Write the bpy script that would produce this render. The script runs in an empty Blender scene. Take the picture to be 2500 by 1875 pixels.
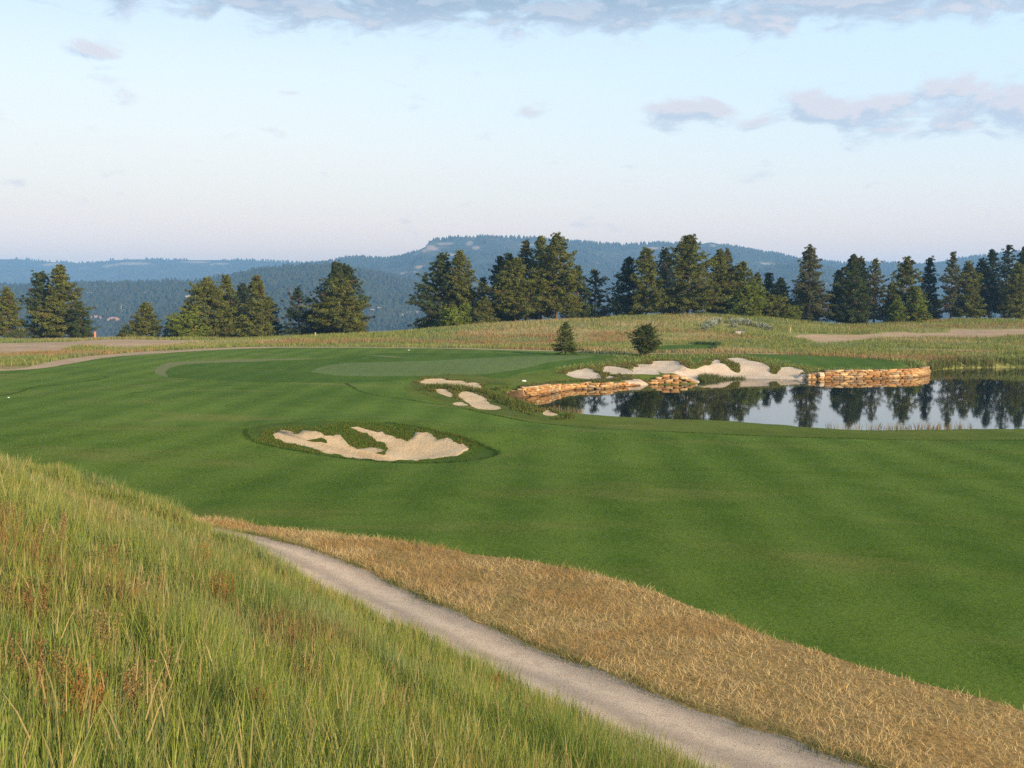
import bpy, bmesh, math, random
import numpy as np
from mathutils import Vector, Matrix
from mathutils.geometry import delaunay_2d_cdt

random.seed(7)
rng = np.random.default_rng(11)
R = math.radians
scene = bpy.context.scene
C = scene.collection

# ------------------------------------------------------------------ camera geometry
CAMZ = 10.5
FPX = 2430.0                       # focal length in pixels of a 2500 px wide frame
PITCH = math.atan((937.5 - 730.0) / FPX)
CP, SP = math.cos(PITCH), math.sin(PITCH)


def ray(px, py):
    """slope (x per metre forward, z per metre forward) of the sight line through a photo point"""
    px = np.asarray(px, float); py = np.asarray(py, float)
    v = -(py - 937.5) / FPX
    dy = CP + v * SP
    return ((px - 1250.0) / FPX) / dy, (-SP + v * CP) / dy


def on_level(px, py, z):
    a, b = ray(px, py)
    Y = (z - CAMZ) / b
    return float(a * Y), float(Y), float(z)


def at_depth(px, py, Y):
    a, b = ray(px, py)
    return float(a * Y), float(Y), float(CAMZ + b * Y)


# ------------------------------------------------------------------ noise
def _hash(ix, iy, s):
    n = (ix.astype(np.int64) * 374761393 + iy.astype(np.int64) * 668265263 + s * 144269504) & 0xffffffff
    n = ((n ^ (n >> 13)) * 1274126177) & 0xffffffff
    return ((n ^ (n >> 16)) & 0xffff) / 65535.0


def vnoise(x, y, s=0):
    x = np.asarray(x, float); y = np.asarray(y, float)
    ix, iy = np.floor(x), np.floor(y)
    fx, fy = x - ix, y - iy
    fx = fx * fx * (3 - 2 * fx); fy = fy * fy * (3 - 2 * fy)
    a = _hash(ix, iy, s); b = _hash(ix + 1, iy, s); c = _hash(ix, iy + 1, s); d = _hash(ix + 1, iy + 1, s)
    return (a * (1 - fx) + b * fx) * (1 - fy) + (c * (1 - fx) + d * fx) * fy - 0.5


def fbm(x, y, s=0, o=4):
    t = 0; a = 1.0
    for k in range(o):
        t = t + a * vnoise(x * 2 ** k + 17.3 * k, y * 2 ** k - 9.1 * k, s + k)
        a *= 0.5
    return t


def sstep(e0, e1, x):
    t = np.clip((x - e0) / (e1 - e0), 0, 1)
    return t * t * (3 - 2 * t)


# ------------------------------------------------------------------ base terrain: thin plate through surveyed spots
ctl = []
P = lambda px, py, z: ctl.append(on_level(px, py, z))
D = lambda px, py, Y: ctl.append(at_depth(px, py, Y))
W = lambda x, y, z: ctl.append((x, y, z))
hill = lambda x, y: 8.9 - 0.397 * x - 0.327 * y
for x, y in [(0, 0), (-3, 3), (2.5, 3), (-8, 6), (-5, 10), (0, 8), (3, 8), (-10, 18), (-5, 18), (-1, 16), (-14, 24),
             (-9, 24), (-6, 23), (2, 13), (-15.4, 29), (-12, 27), (-4, 14), (-2, 11), (5, 2), (-10, 12)]:
    W(x, y, hill(x, y))
W(-13.6, 30.5, 4.65); W(-16.5, 31, 5.08); W(-8.95, 29, 3.42); W(-10.5, 30.5, 3.5); W(-12.5, 31.5, 3.9); W(-8.0, 26.5, 3.55)
W(-18, 37, 2.9); W(-15, 37, 2.5); W(-25, 41, 2.7); W(-25, 30, 7.2); W(-32, 34, 6.0); W(-40, 44, 2.8); W(-22, 33, 5.6)
W(-20, 10, 13); W(-20, 20, 10); W(0, -30, 15); W(-40, -20, 22); W(20, -15, 6); W(40, -30, 4); W(12, 4, 3.6); W(9, 8, 3.1)
W(40, 10, 2.2); W(-60, 20, 12); W(-70, 50, 4); W(80, 0, 2.5); W(0, -90, 16); W(90, -90, 5); W(-90, -90, 20)
# path, straw and near fairway
for q in [(2090, 1865, 2.95), (1921, 1808, 2.9), (1469, 1639, 2.8), (1130, 1503, 2.65), (859, 1379, 2.5), (565, 1294, 2.4),
          (1800, 1870, 3.0), (1300, 1640, 2.85), (900, 1450, 2.6),
          (2500, 1735, 2.45), (1978, 1582, 2.45), (1469, 1407, 2.35), (1074, 1339, 2.3), (791, 1300, 2.25), (542, 1266, 2.25),
          (2500, 1500, 2.0), (2500, 1250, 1.35), (1900, 1250, 1.6), (1250, 1200, 1.75), (600, 1200, 2.0), (1250, 1100, 1.25),
          (1900, 1120, 0.95), (2500, 1120, 0.8), (450, 1100, 1.6), (200, 1100, 1.8), (0, 1095, 1.9), (300, 1000, 1.5), (700, 1000, 1.45),
          (1100, 1010, 0.95), (300, 940, 1.6), (600, 940, 1.55), (900, 935, 1.45), (0, 960, 1.6), (0, 905, 1.8), (200, 880, 2.0),
          (500, 870, 2.1), (850, 855, 2.15), (1200, 858, 2.1), (1350, 1040, 0.75), (1600, 1056, 0.65), (2007, 1070, 0.6),
          (2500, 1075, 0.55), (2000, 1080, 0.65),
          # pond bank
          (1500, 1031, 0.5), (1750, 1040, 0.48), (2000, 1058, 0.45), (2130, 1064, 0.42), (2500, 1061, 0.42),
          # green
          (800, 905, 1.7), (1000, 890, 1.85), (1200, 885, 1.85), (1200, 912, 1.5), (1430, 872, 2.1), (1000, 915, 1.6),
          (1050, 930, 1.3), (1140, 935, 1.15), (1150, 960, 1.05), (1100, 985, 1.0), (1250, 940, 0.9), (1300, 930, 1.0),
          (1400, 921, 1.0), (1500, 915, 1.0), (1230, 1000, 0.9), (1180, 975, 0.85),
          # bunker in the fairway
          (690, 1048, 1.65), (850, 1036, 1.8), (1000, 1044, 1.75), (1100, 1072, 1.45), (1170, 1105, 1.15), (610, 1060, 1.4),
          (800, 1108, 0.95), (950, 1118, 0.9), (1080, 1118, 0.95), (680, 1085, 1.1), (900, 1085, 0.95), (1050, 1095, 1.0), (780, 1075, 1.2),
          (900, 1140, 1.15), (700, 1120, 1.2), (1150, 1130, 1.1), (900, 1015, 1.35), (600, 1030, 1.35), (1150, 1040, 1.1)]:
    P(*q)
for q in [(1700, 868, 147), (1500, 872, 145), (1830, 868, 148), (2100, 885, 143), (2240, 893, 139.5), (2000, 893, 139.5), (1600, 905, 129),
          (1750, 905, 130), (1870, 905, 132), (1930, 912, 130), (1480, 920, 124), (1820, 922, 126.5), (1650, 880, 139), (1850, 884, 139),
          (1930, 890, 139), (2300, 880, 151), (2500, 868, 154.5), (2400, 874, 153.5), (2050, 860, 166), (2300, 850, 178), (1700, 850, 172), (1900, 862, 158),
          (1250, 830, 190), (1500, 820, 195), (1700, 810, 200), (1800, 800, 210), (1000, 840, 185), (1900, 830, 195), (2100, 826, 205),
          (2400, 815, 218), (2500, 826, 208), (0, 866, 155), (0, 836, 195), (220, 831, 206), (460, 829, 209), (300, 856, 170), (640, 830, 208), (640, 846, 176)]:
    D(*q)
crest = [(-500, 828, 212), (-200, 830, 212), (0, 831, 212), (150, 832, 212), (330, 831, 212), (640, 829, 213), (770, 822, 214), (1000, 811, 214), (1150, 797, 216),
         (1300, 787, 218), (1500, 777, 222), (1700, 770, 226), (1850, 778, 230), (2000, 793, 236), (2080, 797, 240), (2200, 789, 244),
         (2500, 782, 250), (2800, 778, 255), (3100, 780, 255)]
for q in crest:
    x, y, z = at_depth(*q)
    W(x, y, z)
    u = Vector((x, y)).normalized()
    W(x + u.x * 16, y + u.y * 16, z - 0.9)
    W(x + u.x * 45, y + u.y * 45, z - 5.5)
    W(x + u.x * 120, y + u.y * 120, z - 26)
    W(x + u.x * 300, y + u.y * 300, z - 70)
W(-150, 100, 2.2); W(-120, 60, 2.5); W(150, 80, 1.2); W(170, 140, 1.2); W(120, 50, 1.0); W(-160, 150, 2.2); W(110, 120, -0.5); W(80, 105, -0.3)
for a in range(-80, 81, 20):
    W(1500 * math.sin(R(a)), 1500 * math.cos(R(a)), -120)
    W(900 * math.sin(R(a)), 900 * math.cos(R(a)), -105)
ctl = np.array(ctl)
SC = 50.0
HAZE = 1.7e-4


def _phi(r2):
    return 0.5 * r2 * np.log(r2 + 1e-12)


def _fit():
    X = ctl[:, :2] / SC; n = len(X)
    r2 = ((X[:, None] - X[None]) ** 2).sum(-1)
    K = _phi(r2) + np.eye(n) * 2e-5
    Q = np.hstack([np.ones((n, 1)), X])
    A = np.zeros((n + 3, n + 3)); A[:n, :n] = K; A[:n, n:] = Q; A[n:, :n] = Q.T
    b = np.concatenate([ctl[:, 2], np.zeros(3)])
    return np.linalg.solve(A, b), X


_wt, _cx = _fit()


def base_h(x, y):
    x = np.asarray(x, float); y = np.asarray(y, float); sh = x.shape
    q = np.stack([x.ravel(), y.ravel()], 1) / SC
    out = np.empty(len(q))
    for i in range(0, len(q), 20000):
        c = q[i:i + 20000]
        r2 = ((c[:, None] - _cx[None]) ** 2).sum(-1)
        out[i:i + 20000] = _phi(r2) @ _wt[:-3] + _wt[-3] + c @ _wt[-2:]
    return out.reshape(sh)


def to_ground(pts, hf=None, n=420):
    """the ground points (x, y) seen through photo points"""
    hf = hf or base_h
    pts = np.array(pts, float)
    a, b = ray(pts[:, 0], pts[:, 1])
    Ys = np.geomspace(2.0, 330, n)
    YY = np.broadcast_to(Ys, (len(pts), n))
    g = CAMZ + b[:, None] * YY - hf(a[:, None] * YY, YY)
    below = g < 0
    k = np.argmax(below, 1); k[~below.any(1)] = n - 1
    k = np.maximum(k, 1)
    lo, hi = Ys[k - 1].copy(), Ys[k].copy()
    for _ in range(14):
        m = (lo + hi) / 2
        gm = CAMZ + b * m - hf(a * m, m)
        hi = np.where(gm < 0, m, hi); lo = np.where(gm < 0, lo, m)
    return np.stack([a * hi, hi], 1)


# ------------------------------------------------------------------ polygons
def curve(p, closed=True, step=0.5, jag=0.0, seed=1):
    """smooth a polygon of ground points and give its edge a little raggedness"""
    p = np.array(p, float); n = len(p); out = []
    rngs = range(n if closed else n - 1)
    for i in rngs:
        g = (lambda k: p[k % n]) if closed else (lambda k: p[min(max(k, 0), n - 1)])
        p0, p1, p2, p3 = g(i - 1), g(i), g(i + 1), g(i + 2)
        m = max(1, int(np.linalg.norm(p2 - p1) / step))
        for t in np.arange(m) / m:
            out.append(0.5 * ((2 * p1) + (-p0 + p2) * t + (2 * p0 - 5 * p1 + 4 * p2 - p3) * t * t + (-p0 + 3 * p1 - 3 * p2 + p3) * t ** 3))
    if not closed:
        out.append(p[-1])
    out = np.array(out)
    if jag:
        s = np.cumsum(np.r_[0, np.linalg.norm(np.diff(out, axis=0), axis=1)])
        out[:, 0] += jag * fbm(s * 0.9, s * 0 + 3, seed) * 2
        out[:, 1] += jag * fbm(s * 0.9, s * 0 + 9, seed + 5) * 2
    return out


def inside(poly, x, y):
    x = np.asarray(x); y = np.asarray(y)
    res = np.zeros(x.shape, bool)
    lo, hi = poly.min(0), poly.max(0)
    m = (x >= lo[0]) & (x <= hi[0]) & (y >= lo[1]) & (y <= hi[1])
    if not m.any():
        return res
    xs, ys = x[m], y[m]; r = np.zeros(xs.shape, bool)
    q = np.roll(poly, -1, 0)
    for (x1, y1), (x2, y2) in zip(poly, q):
        if y1 == y2:
            continue
        c = ((y1 > ys) != (y2 > ys)) & (xs < (x2 - x1) * (ys - y1) / (y2 - y1) + x1)
        r ^= c
    res[m] = r
    return res


def dist_to(line, x, y, closed=True, margin=4.0):
    """distance to a polyline, capped at margin"""
    x = np.asarray(x); y = np.asarray(y)
    d = np.full(x.shape, margin)
    lo, hi = line.min(0) - margin, line.max(0) + margin
    m = (x >= lo[0]) & (x <= hi[0]) & (y >= lo[1]) & (y <= hi[1])
    if not m.any():
        return d
    xs, ys = x[m], y[m]; best = np.full(xs.shape, margin ** 2)
    q = np.roll(line, -1, 0) if closed else line[1:]
    for (x1, y1), (x2, y2) in zip(line if closed else line[:-1], q):
        dx, dy = x2 - x1, y2 - y1; L = dx * dx + dy * dy + 1e-12
        t = np.clip(((xs - x1) * dx + (ys - y1) * dy) / L, 0, 1)
        best = np.minimum(best, (xs - x1 - t * dx) ** 2 + (ys - y1 - t * dy) ** 2)
    d[m] = np.sqrt(best)
    return d


def sub(lst, ox, oy, k):
    return [(ox + a * k, oy + b * k) for a, b in lst]


Z7 = 700 / 2212.0
Z9 = 900 / 2212.0
lvl = lambda pts, z=0.0: np.array([on_level(a, b, z)[:2] for a, b in pts])

# pond shoreline, at water level
shore_near = [(1236, 967), (1262, 985), (1320, 1003), (1400, 1017), (1480, 1023), (1600, 1028), (1800, 1035), (2000, 1050), (2130, 1056), (2320, 1053), (2500, 1052), (2800, 1048)]
shore_right = [(3200, 1020), (3300, 950), (3000, 905)]
shore_far = [(2700, 897), (2500, 897), (2400, 898), (2345, 899), (2300, 902), (2275, 907)]
wall_r = [(2266, 915), (2250, 918.5), (2227, 921), (2170, 923), (2080, 924.5), (2007, 925.5), (1976, 927)]
shore_sand = [(1955, 926.5), (1900, 925.5), (1820, 924), (1760, 926), (1715, 930), (1700, 937)]
shore_pile = [(1650, 939), (1600, 938.5), (1579, 940)]
wall_l = [(1554, 941), (1506, 944.5), (1475, 949), (1427, 949.5), (1389, 952), (1358, 957), (1332, 962), (1285, 967.5), (1240, 967)]
pond = curve(lvl(shore_near + shore_right + shore_far + wall_r + shore_sand + shore_pile + wall_l[:-1]), step=0.8, jag=0.12, seed=3)
wallL = curve(lvl(wall_l), closed=False, step=0.4)
wallR = curve(lvl(wall_r), closed=False, step=0.4)
sandshore = curve(lvl(shore_sand), closed=False, step=0.5)

# sand of the bunkers
b1 = sub([(375, 250), (385, 230), (430, 215), (480, 222), (545, 238), (575, 235), (610, 215), (680, 215), (730, 240), (790, 265), (830, 268), (850, 258), (890, 258),
          (910, 275), (940, 310), (985, 335), (1060, 360), (1130, 350), (1190, 354), (1236, 374), (1256, 350), (1235, 318), (1150, 280), (1080, 240), (1000, 215), (940, 190), (1010, 193),
          (1080, 200), (1150, 220), (1230, 245), (1320, 275), (1400, 297), (1440, 270), (1465, 240), (1500, 225), (1560, 237), (1600, 250), (1640, 282), (1690, 270),
          (1760, 295), (1850, 330), (1868, 347), (1835, 390), (1800, 400), (1700, 408), (1600, 425), (1530, 441), (1300, 446), (1160, 440), (1000, 423), (850, 398), (700, 365),
          (600, 340), (500, 315), (430, 298), (380, 276)], 550, 980, Z7)
b1_isl = [sub([(630, 284), (700, 275), (740, 268), (780, 290), (785, 306), (740, 296), (690, 292)], 550, 980, Z7),
          sub([(1152, 396), (1180, 380), (1230, 376), (1228, 396), (1175, 408)], 550, 980, Z7)]
b1_rough = sub([(160, 215), (210, 190), (380, 165), (680, 145), (930, 152), (1250, 162), (1500, 198), (1800, 265), (2000, 335), (2110, 390), (2050, 430), (1800, 465), (1500, 477), (1200, 467),
                (900, 432), (600, 390), (350, 340), (200, 275)], 550, 980, Z7)
bA = sub([(70, 292), (130, 270), (250, 267), (300, 279), (412, 282), (440, 300), (470, 296), (530, 300), (565, 355), (500, 360), (400, 332), (330, 323), (200, 316), (110, 305)], 1000, 840, Z7)
bB = sub([(375, 408), (383, 378), (430, 366), (505, 380), (570, 406), (612, 448), (650, 472), (705, 490), (665, 506), (510, 496), (475, 474), (430, 440)], 1000, 840, Z7)
bC = sub([(185, 354), (260, 346), (305, 366), (335, 408), (265, 394)], 1000, 840, Z7)
bD = sub([(330, 456), (395, 444), (450, 474), (390, 476)], 1000, 840, Z7)
bE = sub([(1035, 516), (1075, 509), (1142, 549), (1050, 550)], 1000, 840, Z7)
bank_px = [(1005, 930), (1060, 917), (1150, 915), (1215, 928), (1240, 940), (1242, 962), (1266, 982), (1320, 1000), (1390, 1014), (1400, 1022), (1330, 1028), (1221, 1012), (1127, 990), (1050, 968), (1012, 950)]
main_sand = sub([(-15, 152), (-15, 118), (0, 103), (60, 100), (130, 103), (150, 120), (190, 136), (240, 133), (300, 122), (330, 118), (352, 97), (372, 95), (395, 112), (430, 122), (500, 138), (512, 128), (470, 105), (420, 90), (470, 84), (512, 82),
                 (560, 98), (600, 105), (650, 118), (690, 148), (730, 156), (760, 141), (820, 138), (860, 150), (920, 166), (955, 172), (930, 206), (800, 208), (540, 200), (400, 198), (300, 210), (230, 200), (190, 184), (120, 170), (60, 176)], 1600, 840, Z9)
p2 = sub([(862, 1110), (900, 1088), (1000, 1100), (1060, 1112), (1093, 1132), (1085, 1098), (1060, 1070), (1120, 1095), (1128, 1072), (1230, 1072), (1242, 1050), (1400, 1048), (1440, 1050), (1440, 1110), (1395, 1122), (1290, 1128), (1280, 1150),
          (1100, 1150), (950, 1150), (870, 1140)], 1200, 550, Z7)
p1 = sub([(588, 1142), (735, 1105), (790, 1135), (832, 1150), (832, 1187), (640, 1175)], 1200, 550, Z7)
p3 = sub([(1000, 1170), (1060, 1178), (1200, 1185), (1190, 1200), (1010, 1200)], 1200, 550, Z7)
p4 = sub([(900, 1165), (950, 1168), (960, 1190), (880, 1192)], 1200, 550, Z7)
tuft_isl = sub([(258, 172), (300, 152), (420, 158), (535, 160), (545, 190), (460, 186), (340, 192), (290, 186)], 1600, 840, Z9)

straw_top = [(440, 1262), (542, 1266), (791, 1300), (1074, 1339), (1300, 1373), (1469, 1407), (1695, 1481), (1978, 1582), (2260, 1667), (2500, 1735), (2700, 1800)]
straw_bot = [(480, 1280), (565, 1294), (735, 1334), (859, 1379), (1017, 1452), (1130, 1503), (1300, 1577), (1469, 1639), (1695, 1729), (1921, 1808), (2091, 1865), (2330, 1945)]
line_fw = [(3000, 1076), (2500, 1074), (2170, 1072), (2007, 1069), (1803, 1063), (1600, 1053.5), (1506, 1049), (1348, 1036), (1221, 1018), (1127, 997), (1050, 978), (1000, 966)]
apron_px = [(410, 920), (404, 908), (425, 896), (470, 889), (560, 885), (700, 880), (850, 872), (930, 863), (1100, 862), (1200, 862), (1330, 865), (1450, 866), (1500, 872), (1440, 884), (1385, 893), (1330, 902), (1280, 910),
            (1220, 924), (1120, 922), (1010, 925), (900, 932), (760, 933), (560, 930)]
pale_px = [(378, 905), (390, 893), (425, 885), (560, 878.5), (700, 875.5), (760, 874.5), (700, 879), (560, 884), (470, 888), (425, 895), (404, 907), (409, 919), (385, 915)]
pale2_px = [(890, 867.5), (940, 868), (1000, 873), (940, 870.5)]
green_px = sub([(505, 1130), (560, 1100), (650, 1075), (800, 1060), (1050, 1055), (1300, 1050), (1600, 1035), (1900, 1020), (2212, 1008), (2450, 1003)], 600, 550, Z7) + \
           [(1400, 866.5), (1445, 868.5), (1450, 871), (1400, 878), (1340, 885), (1290, 897), (1230, 908), (1170, 914), (1050, 917), (900, 918), (820, 916), (775, 911)]
tee_px = [(1810, 865), (1900, 865.5), (2000, 869), (2110, 876), (2200, 884), (2243, 893), (2225, 901), (2100, 900), (2010, 898), (1960, 890), (1900, 878), (1840, 870)]
hedge_pad = [(1565, 853), (1620, 844.5), (1700, 841), (1750, 842), (1748, 850), (1736, 858), (1650, 860), (1575, 860)]
road_px = [(-300, 838), (0, 836), (47, 836), (117, 833), (220, 831.5), (460, 829.5), (633, 828.5), (560, 831), (493, 832), (460, 836), (348, 845), (272, 848), (165, 848), (140, 860), (63, 864), (0, 867), (-300, 880)]
roadr_px = [(1936, 822), (1990, 816), (2116, 820), (2180, 814), (2294, 813), (2335, 803), (2401, 806), (2500, 805), (2800, 803), (2800, 822), (2500, 820), (2401, 824), (2180, 825), (2085, 832), (2021, 838), (1964, 828)]
cpath_up = [(-200, 912), (0, 903), (60, 899), (95, 889), (160, 877), (220, 870), (300, 863), (400, 857), (550, 850), (700, 846.5), (1000, 848.5), (1200, 852), (1400, 857), (1600, 862), (1900, 863), (2020, 858), (2200, 852.5), (2350, 853), (2500, 856), (2800, 858)]
cpath_dn = [(-200, 915), (0, 906), (70, 903), (120, 897), (190, 884), (260, 873), (330, 867), (420, 861), (560, 853.5), (700, 849), (1000, 850), (1200, 853.8), (1400, 858.7), (1600, 863.6), (1900, 864.8), (2020, 859.5), (2200, 854.5), (2350, 855), (2500, 858), (2800, 860)]

G = to_ground
sandB1 = curve(G(b1), step=0.35, jag=0.10, seed=4)
islB1 = [curve(G(q), step=0.3, jag=0.06, seed=6) for q in b1_isl]
roughB1 = curve(G(b1_rough), step=0.5)
sandA, sandBB, sandC, sandD, sandE = [curve(G(q), step=0.4, jag=0.12, seed=20 + i) for i, q in enumerate((bA, bB, bC, bD, bE))]
bankP = curve(G(bank_px), step=0.6)
sandM = curve(G(main_sand), step=0.45, jag=0.18, seed=31)
sand2, sand1, sand3, sand4 = [curve(G(q), step=0.45, jag=0.15, seed=40 + i) for i, q in enumerate((p2, p1, p3, p4))]
tuftI = curve(G(tuft_isl), step=0.4, jag=0.12, seed=50)
strawT = curve(G(straw_top), closed=False, step=0.3, jag=0.12, seed=60)
strawB = curve(G(straw_bot), closed=False, step=0.3, jag=0.14, seed=61)
back = np.array([(-14.5, 36.2), (-20, 39.5), (-30, 43), (-48, 48)])
strawT = np.vstack([back[::-1] + (0.9, 1.6), strawT]); strawB = np.vstack([back[::-1], strawB])
# left edge of the path: the right edge moved 2.7 m towards the hill
tng = np.gradient(strawB, axis=0); tng /= np.linalg.norm(tng, axis=1)[:, None]
nrm = np.stack([tng[:, 1], -tng[:, 0]], 1)
nrm *= np.sign((nrm * np.array([-0.8, -0.6])).sum(1))[:, None]
pathL = strawB + nrm * 2.75
pathP = np.vstack([strawB, pathL[::-1]])
strawP = np.vstack([strawT, strawB[::-1]])
fwL = curve(G(line_fw), closed=False, step=0.8, jag=0.12, seed=63)
cpU = curve(G(cpath_up), closed=False, step=1.2, jag=0.1, seed=64)
cpD = curve(G(cpath_dn), closed=False, step=1.2, jag=0.1, seed=65)
cpathP = np.vstack([cpU, cpD[::-1]])
apronP = curve(G(apron_px), step=0.8)
paleP = curve(G(pale_px), step=0.8)
pale2P = curve(G(pale2_px), step=0.8)
greenP = curve(G(green_px), step=0.8)
teeP = curve(G(tee_px), step=0.8)
padP = curve(G(hedge_pad), step=0.8)
def G_cap(p, cap):
    g = G(p); f = np.minimum(1, cap / g[:, 1])
    return g * f[:, None]


roadP = curve(G_cap(road_px, 211), step=1.2, jag=0.5, seed=70)
roadrP = curve(G(roadr_px), step=1.2, jag=0.5, seed=71)
k = int(np.argmin(np.abs(cpD[:, 0] - G([(1400, 858.7)])[0][0])))
fairP = np.vstack([strawT, [(60, 12), (120, 30), (120, 66)], fwL, G([(985, 945), (1000, 932), (1060, 917), (1150, 914), (1225, 926), (1290, 912), (1340, 903), (1400, 892), (1460, 882), (1500, 874)]), cpD[:k + 1][::-1], [(-140, 110), (-120, 60)]])
vergeP = np.array([(135, 40), (135, 80), (72, 82), (66, 120), (64, 141), (55, 153), (30, 159), (8, 150), (-22, 128), (-22, 72), (0, 55)], float)
hillP = np.vstack([pathL, [(8, 8), (14, -5), (30, -60), (-60, -60), (-80, 30), (-70, 46)]])

# ------------------------------------------------------------------ final ground height
SANDS = [(sandB1, 0.22), (sandA, .14), (sandBB, .14), (sandC, .08), (sandD, .06), (sandE, .08), (sandM, .14), (sand2, .14), (sand1, .12), (sand3, .06), (sand4, .06)]


def ground_h(x, y):
    x = np.asarray(x, float); y = np.asarray(y, float)
    h = base_h(x, y)
    r = np.hypot(x, y)
    h = h + (0.09 * fbm(x / 15.0, y / 7.0, 80, 3) + 0.03 * fbm(x / 4.0, y / 2.6, 81, 2)) * sstep(12, 40, r) * (1 - sstep(150, 200, r))
    h = h + 0.7 * fbm(x / 16.0, y / 12.0, 83, 3) * sstep(160, 195, r) * (1 - sstep(400, 600, r)) * 0.6
    hin = inside(hillP, x, y)
    if hin.any():
        d = dist_to(pathL, x, y, closed=False, margin=5.0)
        h = h + np.where(hin, (0.35 * fbm(x / 2.6, y / 2.6, 86, 3) + 0.5 * fbm(x / 7, y / 7, 90, 2)) * sstep(0.2, 5.0, d) * 0.6, 0)
    for poly, dep in SANDS:
        ins = inside(poly, x, y)
        if ins.any():
            d = dist_to(poly, x, y, margin=3.0)
            h = h - np.where(ins, dep * (0.45 * sstep(0, 0.25, d) + 0.55 * sstep(0, 2.2, d)), 0)
            h = h + np.where(ins, 0.05 * fbm(x / 1.1, y / 1.1, 95, 2) * sstep(0, .8, d), 0)
    for poly in islB1 + [tuftI]:
        ins = inside(poly, x, y)
        if ins.any():
            h = h + np.where(ins, 0.03 * sstep(0, .35, dist_to(poly, x, y, margin=2.0)), 0)
    ins = inside(roughB1, x, y) & ~inside(sandB1, x, y)
    if ins.any():                                           # the rough round the bunker stands a little below the mown turf
        h = h - np.where(ins, 0.10 * sstep(0, .3, dist_to(roughB1, x, y, margin=2.0)), 0)
    ins = inside(greenP, x, y)
    h = h + 0.0
    d = dist_to(pond, x, y, margin=9.0)
    ins = inside(pond, x, y)
    dw = np.minimum(dist_to(wallL, x, y, closed=False, margin=3.0), dist_to(wallR, x, y, closed=False, margin=3.0))
    ds = dist_to(sandshore, x, y, closed=False, margin=6.0)
    slope = 0.32 + 2.4 * (1 - sstep(0.6, 1.8, dw)) - 0.14 * (1 - sstep(1, 5, ds)) + 0.35 * ((y > 135) & (x > 58))
    hs = np.where(ins, -0.05 - np.minimum(d * 0.35, 1.2), np.where(d < 8.9, np.minimum(np.maximum(h, 0.12 + 0.02 * d), 0.02 + d * slope), h))
    return hs


# ------------------------------------------------------------------ mesh helpers
def mesh_np(name, verts, faces, mat, parent=None, cols=None, smooth=False, link=True):
    """faces: (n, k) integer array, or a list of such arrays"""
    me = bpy.data.meshes.new(name)
    verts = np.asarray(verts, np.float32)
    if not isinstance(faces, list):
        faces = [faces]
    faces = [np.asarray(f, np.int32) for f in faces if len(f)]
    me.vertices.add(len(verts)); me.vertices.foreach_set('co', verts.ravel())
    li = np.concatenate([f.ravel() for f in faces])
    lt = np.concatenate([np.full(len(f), f.shape[1], np.int32) for f in faces])
    ls = np.r_[0, np.cumsum(lt)[:-1]].astype(np.int32)
    me.loops.add(len(li)); me.loops.foreach_set('vertex_index', li)
    me.polygons.add(len(lt)); me.polygons.foreach_set('loop_start', ls); me.polygons.foreach_set('loop_total', lt)
    me.update(calc_edges=True)
    if smooth:
        me.polygons.foreach_set('use_smooth', np.ones(len(lt), bool))
    if cols is not None:
        at = me.color_attributes.new('Col', 'FLOAT_COLOR', 'POINT')
        c = np.ones((len(verts), 4), np.float32); c[:, :3] = cols
        at.data.foreach_set('color', c.ravel())
    me.materials.append(mat)
    o = bpy.data.objects.new(name, me)
    if link:
        C.objects.link(o)
    if parent is not None:
        o.parent = parent
    return o


def tag(o, label=None, cat=None, group=None, kind=None):
    if label: o['label'] = label
    if cat: o['category'] = cat
    if group: o['group'] = group
    if kind: o['kind'] = kind
    return o


def thing(name, loc, label, cat, group=None, rz=0.0):
    o = bpy.data.objects.new(name, None); C.objects.link(o)
    o.location = loc; o.rotation_euler = (0, 0, rz)
    o.empty_display_size = 0.3
    return tag(o, label, cat, group)


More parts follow.
